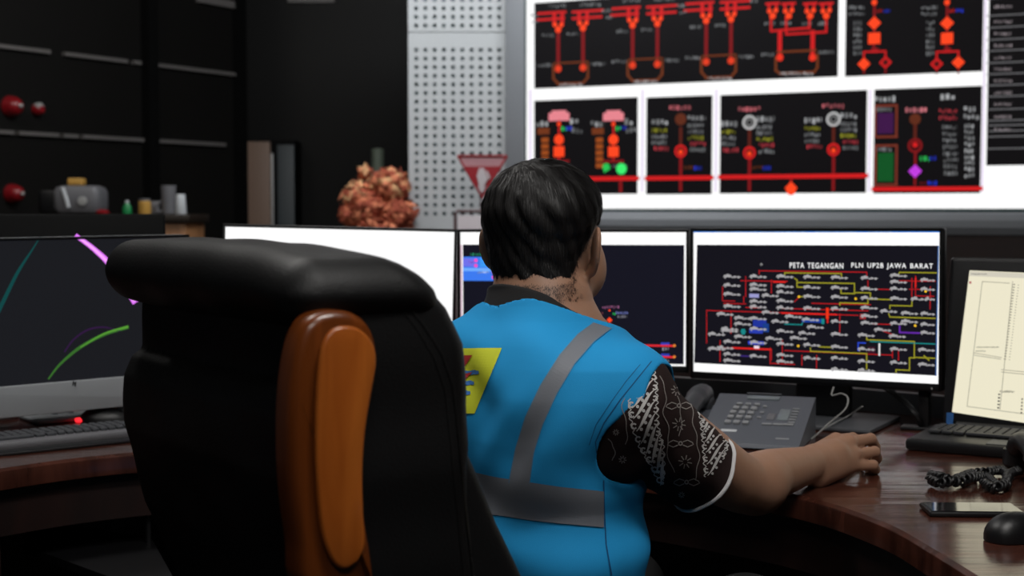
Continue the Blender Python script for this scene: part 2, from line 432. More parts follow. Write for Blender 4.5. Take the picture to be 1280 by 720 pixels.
# ------------------------------------------------------------ drawing on a lit screen
_txt = {}
def text_mesh(s):
    if s not in _txt:
        cu = bpy.data.curves.new('lettering', 'FONT'); cu.body = s; cu.size = 1; cu.space_character = 1.22; cu.space_word = 1.3; cu.offset = 0.014; cu.resolution_u = 3
        o = bpy.data.objects.new('lettering', cu); C.objects.link(o)
        dg = bpy.context.evaluated_depsgraph_get(); me = bpy.data.meshes.new_from_object(o.evaluated_get(dg))
        vs = np.array([v.co[:] for v in me.vertices]); fs = [tuple(p.vertices) for p in me.polygons]
        bpy.data.objects.remove(o); bpy.data.curves.remove(cu); bpy.data.meshes.remove(me); _txt[s] = (vs, fs)
    return _txt[s]
class Draw:
    """flat marks on the plane through p0 with side axis s, up axis t; coordinates are those of the photograph"""
    def __init__(d, p0, s, t):
        d.p0 = np.asarray(p0, float); d.s = unit(s); t = np.asarray(t, float); d.t = unit(t - np.dot(t, d.s) * d.s)
        d.n = np.cross(d.s, d.t)
        if np.dot(d.n, CAMP - d.p0) < 0: d.n = -d.n
        d.mb = MB(); d.lev = 0.0006
    def uv(d, x, y):
        q = PPL(x, y, d.p0, d.n) - d.p0; return np.dot(q, d.s), np.dot(q, d.t)
    def W(d, u, v, lev): return d.p0 + d.s * u + d.t * v + d.n * lev
    def poly(d, uvs, col, lev=1):
        d.lev += 0.000004
        d.mb.add([d.W(u, v, d.lev + lev * 0.0004) for u, v in uvs], [tuple(range(len(uvs)))], col)
    def rect(d, x0, y0, x1, y1, col, lev=1):
        xc = (x0 + x1) / 2; yc = (y0 + y1) / 2
        u0 = d.uv(x0, yc)[0]; u1 = d.uv(x1, yc)[0]; v0 = d.uv(xc, y0)[1]; v1 = d.uv(xc, y1)[1]
        d.poly([(u0, v1), (u1, v1), (u1, v0), (u0, v0)], col, lev)
    def quad(d, pts, col, lev=1): d.poly([d.uv(*p) for p in pts], col, lev)
    def line(d, pts, w, col, lev=1, level=True):
        """polyline of width w pixels"""
        for (x0, y0), (x1, y1) in zip(pts[:-1], pts[1:]):
            a = np.array(d.uv(x0, y0)); b = np.array(d.uv(x1, y1))
            if level and abs(x1 - x0) > 3 * abs(y1 - y0): b[1] = a[1] = (a[1] + b[1]) / 2
            if level and abs(y1 - y0) > 3 * abs(x1 - x0): b[0] = a[0]
            k = abs(d.uv(x0, y0 + 1)[1] - d.uv(x0, y0)[1]) * w / 2
            t = (b - a) / (np.linalg.norm(b - a) + 1e-9); n = np.array([-t[1], t[0]]) * k; e = t * k
            d.poly([a - n - e, b - n + e, b + n + e, a + n - e], col, lev)
    def disc(d, x, y, r, col, lev=1, n=20, ring=0):
        u, v = d.uv(x, y); k = abs(d.uv(x, y + 1)[1] - v)
        if ring:
            for i in range(n):
                a0 = 2 * PI * i / n; a1 = 2 * PI * (i + 1) / n
                d.poly([(u + k * q * math.cos(a), v + k * q * math.sin(a)) for q, a in ((r, a0), (r, a1), (r - ring, a1), (r - ring, a0))], col, lev)
        else: d.poly([(u + k * r * math.cos(2 * PI * i / n), v + k * r * math.sin(2 * PI * i / n)) for i in range(n)], col, lev)
    def diamond(d, x, y, r, col, lev=1): d.disc(x, y, r, col, lev, n=4)
    def marks(d, x, y, wd, h, col, lev=2):
        """an illegible word: a row of small uneven blocks"""
        q = x
        while q < x + wd:
            cw = random.uniform(.3, .5) * h; hh = h * random.uniform(.5, .9); g_ = random.uniform(.6, 1)
            yy = y + (h - hh) * random.random()
            d.rect(q, yy, min(q + cw, x + wd), yy + hh, tuple(c * g_ for c in col), lev); q += cw + .28 * h
    def text(d, s, x0, y0, x1, y1, col, lev=3):
        vs, fs = text_mesh(s); mn, mx = vs.min(0), vs.max(0)
        yc = (y0 + y1) / 2; u0, u1 = d.uv(x0, yc)[0], d.uv(x1, yc)[0]; xc = (x0 + x1) / 2; v0, v1 = d.uv(xc, y1)[1], d.uv(xc, y0)[1]
        d.lev += 0.000004
        d.mb.add([d.W(u0 + (u1 - u0) * (v[0] - mn[0]) / (mx[0] - mn[0]), v0 + (v1 - v0) * (v[1] - mn[1]) / (mx[1] - mn[1]), d.lev + lev * 0.0004) for v in vs], fs, col)
    def build(d, name, parent, mat='screen'): 
        o = d.mb.build(name, mt[mat], parent, smooth=False, attr=True); d.mb = MB(); return o

WHITE = (255, 255, 255); RED = (205, 28, 30); DRED = (128, 20, 24); ORG = (255, 70, 30); BRN = (110, 52, 24); GRY = (128, 130, 132); LGR = (176, 178, 180)
BLU = (40, 60, 220); GRN = (50, 220, 100); YEL = (150, 150, 40); PNK = (226, 130, 140); BG = (12, 10, 12)

# ============================================================ SETTING
mb = MB(); mb.box((0, 4.5, -0.05), (5.2, 7.7, 0.05)); struct('floor', mb, mt['floor'], smooth=False)
mb = MB(); mb.box((0, 4.5, CEIL + 0.05), (5.2, 7.7, 0.05)); struct('ceiling', mb, mt['ceiling'], smooth=False)
mb = MB(); mb.box((0, 11.2, CEIL / 2), (4.6, 0.06, CEIL / 2)); struct('wall_back', mb, mt['wall_black'], smooth=False)
mb = MB(); mb.box((4.65, 4.5, CEIL / 2), (0.06, 6.7, CEIL / 2)); struct('wall_right', mb, mt['wall_black'], smooth=False)
mb = MB(); mb.box((0, -2.2, CEIL / 2), (4.6, 0.06, CEIL / 2)); struct('wall_front', mb, mt['wall_black'], smooth=False)

# dark panelled wall on the left, running away to the right
WA = P(0, 262, 7.0)[:2]; WB = P(297, 262, 8.5)[:2]
wd_ = unit([*(WB - WA), 0]); wn = np.array([wd_[1], -wd_[0], 0])
w0 = np.array([WA[0], WA[1], 0])
L0, L1 = -4.0, np.dot(np.array([WB[0], WB[1], 0]) - w0, wd_)
mb = MB(); mb.obox(w0 + wd_ * (L0 + L1) / 2 - wn * 0.06 + np.array([0, 0, CEIL / 2]), (wd_, wn, (0, 0, 1)), ((L1 - L0) / 2, 0.06, CEIL / 2))
struct('wall_left', mb, mt['wall_dark'], smooth=False)
def wleft(px, py):
    q = PPL(px, py, w0, wn) - w0; return np.dot(q, wd_), q[2]
def wallbar(x0, x1, y0, h):
    a, z = wleft(x0, y0); b, _ = wleft(x1, y0)
    return w0 + wd_ * (a + b) / 2 + wn * 0.012 + np.array([0, 0, z]), (abs(b - a) / 2, 0.012, h / 2)
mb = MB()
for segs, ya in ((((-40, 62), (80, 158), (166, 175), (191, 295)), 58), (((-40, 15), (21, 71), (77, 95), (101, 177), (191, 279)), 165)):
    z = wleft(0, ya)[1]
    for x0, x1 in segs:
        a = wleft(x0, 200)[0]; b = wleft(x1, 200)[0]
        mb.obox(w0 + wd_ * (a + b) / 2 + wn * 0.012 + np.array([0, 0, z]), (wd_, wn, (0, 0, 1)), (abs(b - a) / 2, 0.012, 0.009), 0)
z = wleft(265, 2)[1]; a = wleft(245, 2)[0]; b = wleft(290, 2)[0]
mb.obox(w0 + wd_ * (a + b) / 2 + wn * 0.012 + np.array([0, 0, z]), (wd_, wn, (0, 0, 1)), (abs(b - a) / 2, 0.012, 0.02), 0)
struct('reflection_bar_1', mb, mt['reflection_grey'], smooth=False)  # reflected light strips put in as dull grey bars on the wall
mb = MB()
for x0, x1 in ((178, 190), (292, 300)):
    a = wleft(x0, 200)[0]; b = wleft(x1, 200)[0]
    mb.obox(w0 + wd_ * (a + b) / 2 + wn * 0.03 + np.array([0, 0, CEIL / 2]), (wd_, wn, (0, 0, 1)), (abs(b - a) / 2, 0.03, CEIL / 2), 0)
struct('mullions', mb, mt['wall_black'], smooth=False)
# recessed dark wall between the left wall and the pale panel
mb = MB(); mb.box((-1.05, 9.3, CEIL / 2), (0.85, 0.05, CEIL / 2)); struct('wall_recess', mb, mt['wall_dark'], smooth=False)
mb = MB(); q = P(388, 2, 9.2); mb.box((q[0], 9.235, q[2] + .02), (0.15, 0.014, 0.022)); q = P(420, 108, 9.2)
struct('reflection_bar_2', mb, mt['reflection_grey'], smooth=False)  # one more reflected light strip put in as a grey bar

# ceiling lamps (behind and above the frame); rear and panel ones are added fill
for i, (x, y, lab) in enumerate(((0.2, -0.7, 'unseen white ceiling lamp added as fill behind the leather chair'), (0.75, 1.0, 'square white ceiling lamp above the wooden desk'), (-0.9, 2.6, 'white ceiling lamp above the left end of the desk'), (-0.2, 5.6, 'unseen white ceiling lamp added to brighten the pale perforated panel'), (-2.2, 5.0, 'white ceiling lamp near the dark left wall'))):
    t = thing('ceiling_lamp', lab, 'lamp', (x, y, CEIL - 0.04), 'ceiling lamps')
    mb = MB(); mb.box((x, y, CEIL - 0.02), (0.62, 0.32, 0.02), 0.01); mb.build('frame', mt['white_plastic'], t)
    mb = MB(); mb.box((x, y, CEIL - 0.042), (0.58, 0.28, 0.004)); mb.build('diffuser', mt['lamp'], t)

# ============================================================ VIDEO WALL
VA = P(658, 262, 6.8); VB = P(1230, 262, 5.9)
vs_ = unit([VB[0] - VA[0], VB[1] - VA[1], 0]); vn = np.array([vs_[1], -vs_[0], 0])
if np.dot(vn, CAMP - VA) < 0: vn = -vn
V0 = np.array([VA[0], VA[1], 0])
D = Draw(V0, vs_, (0, 0, 1))
vtop = 2.85
vbot = D.uv(658, 261)[1]; uL = D.uv(658, 200)[0]; uR = 3.2
vw = thing('video_wall', 'large video wall of red one-line diagrams on black windows with white borders', 'screen', (*((V0 + vs_ * 1.6)[:2]), 0))
mb = MB(); cen = V0 + vs_ * (uL + uR) / 2
mb.obox(cen - vn * 0.13 + np.array([0, 0, (vbot + vtop) / 2]), (vs_, vn, (0, 0, 1)), ((uR - uL) / 2 + 0.012, 0.12, (vtop - vbot) / 2 + 0.012), 0.004)
mb.build('housing', mt['teal_edge'], vw)
D.poly([(uL, vbot), (uR, vbot), (uR, vtop), (uL, vtop)], (255, 255, 255), 0); D.build('white_background', vw, 'wallscreen')
for xa in (663, 803, 895, 1087, 1230):   # faint lilac vertical joints
    y1 = 250
    D.rect(xa - 1.5, 112 if xa != 1230 else -30, xa + 1.5, 240, (226, 214, 236), 0.3)
D.build('joint_lines', vw, 'wallscreen')
def window(x0, x1, ytop, ybot, col=BG):
    """ytop / ybot are measured at x0"""
    D.lev = .0009
    u0 = D.uv(x0, 200)[0]; u1 = D.uv(x1, 200)[0]
    v1 = D.uv(x0, ytop)[1] if ytop is not None else vtop - 0.03; v0 = D.uv(x0, ybot)[1]
    D.poly([(u0, v0), (u1, v0), (u1, v1), (u0, v1)], col, 1)
vrow = lambda x, y, xr=668: None
def yat(x, y, xr):
    """pixel row at column x of the level line that passes (xr, y)"""
    v = D.uv(xr, y)[1]; lo_, hi_ = -400.0, 700.0
    for _ in range(40):
        m = (lo_ + hi_) / 2
        if D.uv(x, m)[1] > v: lo_ = m
        else: hi_ = m
    return lo_
# window 1: four station diagrams
window(668, 1046, 4, 111)
D.lev = 0.0014
st = [(698, 729, 0), (791, 822, 0), (883, 914, 0)]
for xa, xb, _ in st:
    Y = lambda y, x: yat(x, y, 698)
    for x in (xa, xb):
        D.rect(x - 26 if x == xa else x - 14, Y(14.5, x), x + 10 if x == xa else x + 26, Y(17.5, x), RED, 2)
        D.rect(x - 28 if x == xa else x - 14, Y(22.5, x), x + 8 if x == xa else x + 24, Y(25.5, x), RED, 2)
        D.rect(x - 7, Y(17, x), x - 3, Y(31, x), RED, 2); D.rect(x + 3, Y(17, x), x + 7, Y(31, x), RED, 2)
        D.disc(x - 4, Y(31, x), 3, ORG, 3); D.disc(x + 4, Y(31, x), 3, ORG, 3); D.disc(x, Y(37, x), 4, ORG, 3)
        D.rect(x - 2, Y(38, x), x + 2, Y(86, x), DRED, 2); D.disc(x, Y(86, x), 4.5, (220, 60, 30), 3)
        D.marks(x - 20 if x == xa else x - 20, Y(42, x), 14, 5, GRY); 
    D.line([(xa - 5, Y(79, xa)), (xb + 6, Y(79, xb))], 2, BRN, 2)
    D.line([(xa - 6, Y(82, xa)), (xa - 6, Y(98, xa)), (xa, Y(105, xa))], 3, BRN, 2); D.line([(xb + 6, Y(82, xb)), (xb + 6, Y(98, xb)), (xb, Y(105, xb))], 3, BRN, 2)
    D.line([(xa, Y(105, xa)), (xb, Y(105, xb))], 3, BRN, 2)
    D.marks(xa + 2, Y(104, xa), 30, 4.5, LGR, 3)
    D.marks(xa - 26, Y(79, xa), 18, 5, GRY); D.marks(xb + 10, Y(79, xb), 18, 5, GRY)
    D.marks(xa - 12, Y(5, xa), 22, 5, GRY); D.marks(xb - 4, Y(5, xb), 26, 5, GRY)
    D.marks(xa - 34, Y(17, xa), 8, 5, GRY); D.marks(xb + 24, Y(13, xb), 10, 5, GRY); D.marks(xa - 33, Y(25, xa), 8, 5, GRY)
for x in (966, 986, 1013, 1033):
    D.rect(x - 9, 3, x + 9, 6, RED, 2); D.rect(x - 6, 5, x - 3, 14, RED, 2); D.rect(x + 3, 5, x + 6, 14, RED, 2); D.disc(x, 20, 4, ORG, 3); D.disc(x - 4, 14, 3, ORG, 3); D.disc(x + 4, 13, 3, ORG, 3)
    D.marks(x - 10, 27, 13, 5, GRY)
D.line([(964, 22), (964, 39), (1012, 35)], 2.5, RED, 2, False); D.line([(983, 22), (983, 43), (1033, 40), (1033, 18)], 2.5, RED, 2, False); D.line([(1012, 20), (1012, 36)], 2.5, RED, 2)
for x in (975, 1016): D.rect(x - 2.5, 38, x + 2.5, 74, RED, 2); D.disc(x, 72, 4.5, (230, 50, 30), 3)
D.line([(972, 66), (1020, 62)], 2.5, BRN, 2); D.line([(970, 72), (970, 88), (975, 92), (1018, 90), (1022, 84), (1022, 68)], 3, BRN, 2, False); D.marks(975, 90, 42, 4.5, LGR, 3)
D.marks(952, 66, 16, 5, GRY); D.marks(1024, 63, 18, 5, GRY)
D.build('diagram_window', vw, 'wallscreen')
# window 2
window(1055, 1226, None, 96); D.lev = 0.0014
for x, flip in ((1093, 0), (1184, 1)):
    D.rect(x - 1.5, -20, x + 1.5, 62, DRED, 2); D.disc(x, 3, 3.5, ORG, 3); D.diamond(x, 29, 8.5, ORG, 3); D.rect(x - 7.5, 41, x + 7.5, 55, ORG, 3); D.rect(x - 4, 60, x + 5, 66, DRED, 2)
    D.line([(x - 13, 76), (x - 13, 65), (x + 14, 64), (x + 14, 76)], 2, RED, 2, False)
    for xx, f in ((x - 13, flip == 0), (x + 14, flip == 1)):
        D.diamond(xx, 80 if xx < x else 78, 8, ORG if f else RED, 3)
        if not f: D.diamond(xx, 80 if xx < x else 78, 4.5, (70, 16, 16), 4)
        D.rect(xx - 1, 86, xx + 1, 93, DRED, 2)
    D.marks(x - 32, 7, 20, 5, GRY); D.marks(x - 32, 15, 20, 5, GRY); D.marks(x + 3, 11, 7, 5, RED); D.marks(x + 11, 11, 9, 5, BLU)
    for k in range(6): D.marks(x - 26, 26 + 7.6 * k, 10, 6, GRY)
D.build('diagram_window', vw, 'wallscreen')
# window 3
window(668, 797, 126, 243); D.lev = 0.0014
for x in (699, 767):
    D.rect(x - 13, 141, x + 13, 151, PNK, 2); D.rect(x - 9, 138, x + 9, 142, PNK, 2)
    D.marks(x - 28, 151, 16, 8, LGR); D.marks(x + 14, 148, 12, 9, LGR); D.marks(x + 3, 158, 6, 6, GRN); D.marks(x + 9, 157, 8, 6, BLU); D.marks(x + 16, 159, 13, 8, GRY)
    D.rect(x - 1, 150, x + 1, 200, RED, 2); D.disc(x, 155, 2.5, ORG, 3); D.disc(x, 174.5, 6.5, ORG, 3); D.rect(x - 6.5, 183, x + 6.5, 196, ORG, 3); D.rect(x - 13, 200, x + 13, 203, DRED, 2)
    D.rect(x - 27, 160, x - 12, 168, BRN, 2)
    for k in range(5): D.rect(x - 22, 172 + k * 8, x - 13, 178 + k * 8, (150, 72, 26), 2)
D.disc(758, 211, 6, (40, 190, 80), 3, n=3); D.disc(758, 209, 5, (40, 190, 80), 3); D.disc(777, 211, 7, (60, 235, 110), 3); D.marks(766, 205, 18, 4, GRY)
D.line([(668, 224), (797, 223)], 5, RED, 2); D.rect(774, 226, 778, 241, DRED, 2)
D.build('diagram_window', vw, 'wallscreen')
def unitcol(x, top, y0, w2, ring=None, right=True, left=True):
    D.marks(x - 14, y0, 28, 7, (214, 110, 120)); 
    if ring: D.disc(x, y0 + 20, 9, (190, 190, 190), 3, ring=2.5); D.disc(x, y0 + 20, 5, (120, 120, 120), 3, ring=2)
    else: D.disc(x, y0 + 18, 7.5, (92, 42, 24), 3)
    D.rect(x - 1.8, y0 + 28, x + 1.8, y0 + 55, (88, 32, 22), 2); D.disc(x, y0 + 58, 8, RED, 3, ring=3); D.disc(x, y0 + 59, 3, ORG, 3); D.rect(x - 1.8, y0 + 66, x + 1.8, 239, DRED, 2)
    for i, (dx, wd2) in enumerate(((-36, 21), (9, 22))):
        yy = y0 + 18 if i == 0 else y0 + 12
        D.marks(x + dx, yy, wd2, 8, LGR, 3)
        cols = (YEL, GRY, GRY, (190, 60, 70)) if i == 0 else (GRY, GRY, YEL, (190, 60, 70), GRY)
        for k, cc in enumerate(cols): D.marks(x + dx + (3 if k > 2 else 0), yy + 11 + k * 7.5, wd2 - 2, 6, cc)
    if w2: D.marks(x + 4, 207, 12, 5, BRN); D.marks(x + 17, 207, 9, 6, BLU)
window(808, 890, 122, 243); D.lev = 0.0014
unitcol(851, 0, 131, True); D.line([(808, 223), (890, 222)], 5, RED, 2); D.build('diagram_window', vw, 'wallscreen')
window(900, 1083, 119, 242); D.lev = 0.0014
unitcol(937, 0, 133, True, True); unitcol(1042, 0, 129, False, True); D.line([(900, 222), (1083, 219)], 5, RED, 2); D.diamond(989, 235, 8, ORG, 3); D.disc(989, 238, 6, ORG, 3); D.rect(988, 224, 990, 232, RED, 2)
D.build('diagram_window', vw, 'wallscreen')
window(1092, 1226, 112, 242); D.lev = 0.0014
D.marks(1094, 119, 25, 9, LGR); D.marks(1176, 117, 18, 9, LGR)
for y0, y1, cc in ((132, 171, (60, 20, 70)), (182, 231, (14, 80, 34))):
    D.line([(1094, y0), (1121, y0), (1121, y1), (1094, y1), (1094, y0)], 2.5, (120, 50, 36), 2)
    D.rect(1097, y0 + 9, 1117, y1 - 4, cc, 2); D.marks(1096, y0 + 2, 18, 6, GRY, 3)
D.marks(1132, 134, 28, 7, PNK); D.disc(1144, 149, 7, (92, 42, 24), 3); D.rect(1142, 155, 1146, 175, (88, 32, 22), 2); D.disc(1144, 182, 9, DRED, 3, ring=3); D.disc(1144, 181, 3.5, RED, 3)
D.rect(1142.5, 190, 1145.5, 232, DRED, 2); D.disc(1144, 214, 6, (190, 60, 220), 3); D.diamond(1144, 214, 8.5, (190, 60, 220), 3); D.marks(1150, 195, 11, 7, GRN); D.marks(1162, 195, 9, 7, BLU); D.marks(1150, 226, 9, 5, DRED); D.marks(1160, 226, 11, 6, BLU)
D.marks(1174, 136, 22, 6, (190, 60, 70)); D.marks(1174, 144, 22, 6, (190, 60, 70))
for k in range(8): D.marks(1178 + k * .3, 156 + k * 8.2, 18, 6.5, GRY)
D.marks(1205, 133, 14, 8, LGR); D.marks(1205, 142, 21, 8, LGR)
for k in range(9): D.marks(1206, 154 + k * 7.8, 12, 6.5, LGR)
D.line([(1092, 237), (1226, 235)], 5, RED, 2); D.build('diagram_window', vw, 'wallscreen')
# list window at the right
window(1233, 1420, None, 207); D.lev = 0.0014
ys = [-16, -1.5, 20, 35, 50, 64, 79, 93, 107, 121, 137, 151, 157, 164, 171, 186]
for i, y in enumerate(ys):
    D.line([(1234, y), (1400, yat(1400, y, 1234))], 1.3, (110, 110, 112), 2)
for i, y in enumerate((8, 27, 42, 57, 72, 86, 101, 116, 130, 146, 162)):
    D.marks(1243, y - 2, 22, 4.5, (150, 140, 144))
D.build('list_window', vw, 'wallscreen')

# grey surround: left jamb, ledge and dark base
t = thing('wall_surround', 'grey frame and ledge around the video wall above a dark brown base', 'frame', (*((V0 + vs_ * 1.6)[:2]), 0))
uS = D.uv(632, 200)[0]; vL = D.uv(900, 291)[1]
mb = MB(); mb.obox(V0 + vs_ * (uS + uL - 0.013) / 2 - vn * 0.1 + np.array([0, 0, (vL + vtop) / 2]), (vs_, vn, (0, 0, 1)), ((uL - 0.013 - uS) / 2, 0.1, (vtop - vL) / 2), 0.004); mb.build('jamb', mt['frame_grey'], t)
mb = MB()
a = vbot - 0.013
prof = [(0.0, a), (0.02, a - .01), (0.035, a - .035), (0.035, vL + .03), (0.02, vL), (-0.2, vL), (-0.2, a)]
u0_, u1_ = uL - 0.013, uR
mb.prism([V0 + vs_ * u0_ + vn * x + np.array([0, 0, z]) for x, z in prof], vs_ * (u1_ - u0_)); mb.build('ledge', mt['frame_grey'], t, smooth=False)
mb = MB(); mb.obox(V0 + vs_ * (uS + uR) / 2 - vn * 0.09 + np.array([0, 0, vL / 2]), (vs_, vn, (0, 0, 1)), ((uR - uS) / 2, 0.1, vL / 2 - 0.001)); mb.build('base_panel', mt['brown_panel'], t, smooth=False)

# perforated acoustic panel
PY = 6.98
pX0 = P(511, 262, PY)[0]; pX1 = P(632, 262, PY)[0]; k_ = PY / FPX
t = thing('perforated_panel', 'tall pale grey perforated panel with rows of small holes left of the video wall', 'panel', ((pX0 + pX1) / 2, PY, 0))
def perf(rows, cols, x0, dx, y0, dy, xa, xb, ya, yb):
    """plate with octagonal holes (pixel layout), cells meet without gaps"""
    mb = MB(); zz = lambda y: P(571, y, PY)[2]; xx = lambda x: P(x, 262, PY)[0]
    L = x0 - dx / 2; R = x0 + dx * (cols - .5); T = y0 - dy / 2; Bt = y0 + dy * (rows - .5); r = 2.75 * k_
    for i in range(cols):
        for j in range(rows):
            cxp, cyp = xx(x0 + dx * i), zz(y0 + dy * j); hx, hz = dx * k_ / 2, abs(zz(y0 + dy * (j + .5)) - zz(y0 + dy * (j - .5))) / 2
            sq = []; oc = []; ocb = []
            for k in range(8):
                a = 2 * PI * k / 8; cx_, sx_ = math.cos(a), math.sin(a); m = max(abs(cx_), abs(sx_))
                sq.append((cxp + hx * cx_ / m, PY, cyp + hz * sx_ / m)); oc.append((cxp + r * cx_, PY, cyp + r * sx_)); ocb.append((cxp + r * cx_, PY + 0.012, cyp + r * sx_))
            fs = [(k, (k + 1) % 8, 8 + (k + 1) % 8, 8 + k) for k in range(8)] + [(8 + k, 8 + (k + 1) % 8, 16 + (k + 1) % 8, 16 + k) for k in range(8)]
            mb.add(sq + oc + ocb, fs)
    cz = lambda y: zz(y)
    def strip(xl, xr, yt, yb_):
        mb.add([(xx(xl), PY, cz(yb_)), (xx(xr), PY, cz(yb_)), (xx(xr), PY, cz(yt)), (xx(xl), PY, cz(yt))], [(0, 1, 2, 3)])
    strip(xa, L, ya, yb); strip(R, xb, ya, yb); strip(L, R, ya, T); strip(L, R, Bt, yb)
    # edge folds
    for xe in (xa, xb):
        mb.add([(xx(xe), PY, cz(yb)), (xx(xe), PY + .03, cz(yb)), (xx(xe), PY + .03, cz(ya)), (xx(xe), PY, cz(ya))], [(0, 1, 2, 3)])
    for ye in (ya, yb):
        mb.add([(xx(xa), PY, cz(ye)), (xx(xb), PY, cz(ye)), (xx(xb), PY + .03, cz(ye)), (xx(xa), PY + .03, cz(ye))], [(0, 1, 2, 3)])
    return mb
perf(20, 10, 521, 11.45, 62.4, 10.77, 511, 632, 40.6, 560).build('lower_sheet', mt['perf'], t, smooth=False)
perf(9, 10, 521, 11.45, -54.2, 10.77, 511, 632, -120, 39.4).build('upper_sheet', mt['perf'], t, smooth=False)
zt = P(571, -120, PY)[2]
mb = MB(); mb.box(((pX0 + pX1) / 2, PY + 0.05, zt / 2), ((pX1 - pX0) / 2, 0.018, zt / 2)); mb.build('backing', mt['perf_back'], t, smooth=False)

# warning sign on the pale panel
SY = 6.6
t = thing('warning_sign', 'red downward-pointing triangular warning sign with pale figure on a brown stand', 'sign', P(601, 262, SY) * np.array([1, 1, 0]))
tri = [P(572, 195, SY), P(634, 195, SY), P(603, 247, SY)]
mb = MB(); mb.prism(tri, (0, -0.006, 0)); mb.build('board', mt['sign_pink'], t, smooth=False)
mb = MB(); mb.prism([P(580, 208, SY - .008), P(627, 208, SY - .008), P(612, 232, SY - .008), P(594, 232, SY - .008)], (0, -0.002, 0)); mb.build('red_field', mt['sign_red'], t, smooth=False)
mb = MB()
for a, b in ((0, 1), (1, 2), (2, 0)): mb.tube([tri[a] + np.array([0, -.008, 0]), tri[b] + np.array([0, -.008, 0])], 0.005, 6)
mb.build('border', mt['sign_red'], t)
mb = MB()
f = SY - 0.014
mb.prism([P(599, 210, f), P(605, 210, f), P(607, 216, f), P(610, 224, f), P(606, 230, f), P(605, 238, f), P(601, 241, f), P(599, 236, f), P(598, 228, f), P(596, 220, f)], (0, -0.002, 0))
mb.prism([P(607, 214, f), P(609, 213, f), P(613, 222, f), P(611, 224, f)], (0, -0.002, 0)); mb.build('figure', mt['sign_white'], t, smooth=False)
mb = MB(); q0, q1 = P(569, 264, SY), P(634, 264, SY)
mb.tube([(q0[0], SY, 0.02), (q0[0], SY, q0[2] - .01), (q0[0] + .01, SY, q0[2]), (q1[0] - .01, SY, q0[2]), (q1[0], SY, q0[2] - .01), (q1[0], SY, 0.02)], 0.008, 8)
mb.box((q0[0], SY, .01), (.02, .15, .01), .004); mb.box((q1[0], SY, .01), (.02, .15, .01), .004)
mb.build('stand', mt['brown_frame'], t)
mb = MB(); mb.box(((q0[0] + q1[0]) / 2, SY, q0[2] - .35), (abs(q1[0] - q0[0]) / 2 - .012, .004, .33), .002); mb.build('lower_board', mt['sign_white'], t)
mb = MB(); mb.tube([((q0[0] + q1[0]) / 2, SY + .004, q0[2]), ((q0[0] + q1[0]) / 2, SY + .004, tri[2][2] + .06)], .005, 6); mb.build('support_rod', mt['brown_frame'], t)

# ============================================================ THINGS AT THE BACK LEFT
def bell(px, py, r, lab, boss=True):
    a, z = wleft(px, py); c = w0 + wd_ * a + np.array([0, 0, z])
    t = thing('alarm_bell', lab, 'bell', c, 'red bells on the dark wall')
    mb = MB(); mb.lathe(c, [(r * 1.05, 0.0), (r * 1.05, .012), (r, .016), (r * .95, .035), (r * .8, .055), (r * .5, .07), (r * .2, .075), (0.001, .076)], wn, 28); mb.build('gong', mt['red_enamel'], t)
    mb = MB(); mb.lathe(c, [(r * .22, .072), (r * .22, .084), (r * .12, .09), (0.001, .09)], wn, 14); mb.build('boss', mt['pale_metal'], t)
    return t
bell(12, 133, 0.05, 'red round bell with a pale centre, high on the dark left wall')
bell(14, 242, 0.046, 'red round bell low on the dark left wall, just above the counter')
a, z = wleft(45, 137); c = w0 + wd_ * a + np.array([0, 0, z])
t = thing('wall_beacon', 'small red and silver dome on the dark left wall beside the higher red bell', 'beacon', c)
mb = MB(); mb.lathe(c, [(.03, 0), (.03, .02), (.027, .035), (.015, .048), (.001, .05)], wn, 18); mb.build('lens', mt['red_enamel'], t)
mb = MB(); mb.lathe(c + np.array([-.006, 0, .012]) , [(.022, .018), (.022, .04), (.018, .048), (.001, .05)], wn, 16); mb.build('cap', mt['pale_metal'], t)

# counter with things on it
CY = 6.3; cz = P(200, 268, CY)[2]; cx1 = P(237, 270, CY)[0]; cx0 = P(40, 270, CY)[0]
t = thing('counter', 'tall light wooden counter with a dark top in the far left corner', 'counter', ((cx0 + cx1) / 2, CY + .2, 0))
mb = MB(); mb.box(((cx0 + cx1) / 2, CY + .2, (cz - .04) / 2), ((cx1 - cx0) / 2 - .02, .19, (cz - .04) / 2), .003); mb.build('body', mt['counter'], t)
mb = MB(); mb.box(((cx0 + cx1) / 2, CY + .2, cz - .019), ((cx1 - cx0) / 2, .21, .019), .004); mb.build('top', mt['counter_top'], t)
def onc(px, y=.12): return P(px, 262, CY + y)[0], CY + y
x, y = onc(96, .2)
t = thing('coffee_machine', 'dark grey boxy machine with a pale stripe on the counter', 'appliance', (x, y, cz))
s_ = CY / FPX
mb = MB(); mb.box((x + .02, y, cz + .065), (.105, .09, .065), .03); mb.build('body', mt['mid_grey'], t)
mb = MB(); mb.box((x - .10, y, cz + .055), (.05, .08, .055), .015); mb.build('water_tank', mt['black_plastic'], t)
mb = MB(); mb.tube([(x - .035, y - .092, cz + .12), (x - .015, y - .095, cz + .06), (x - .01, y - .093, cz + .03)], .009, 8); mb.build('pale_handle', mt['white_plastic'], t)
mb = MB(); mb.lathe((x + .055, y - .088, cz + .06), [(.02, 0), (.02, .012), (.001, .014)], (0, -1, 0), 14); mb.build('dial', mt['pale_metal'], t)
x2, y2 = onc(91, .2); mb = MB(); mb.box((x2 + .02, y2, cz + .1475), (.035, .03, .0165), .006); tag(mb.build('tin', mt['amber'], loc=(x2 + .02, y2, cz + .131)), 'small olive yellow tin on top of the dark grey machine', 'tin')
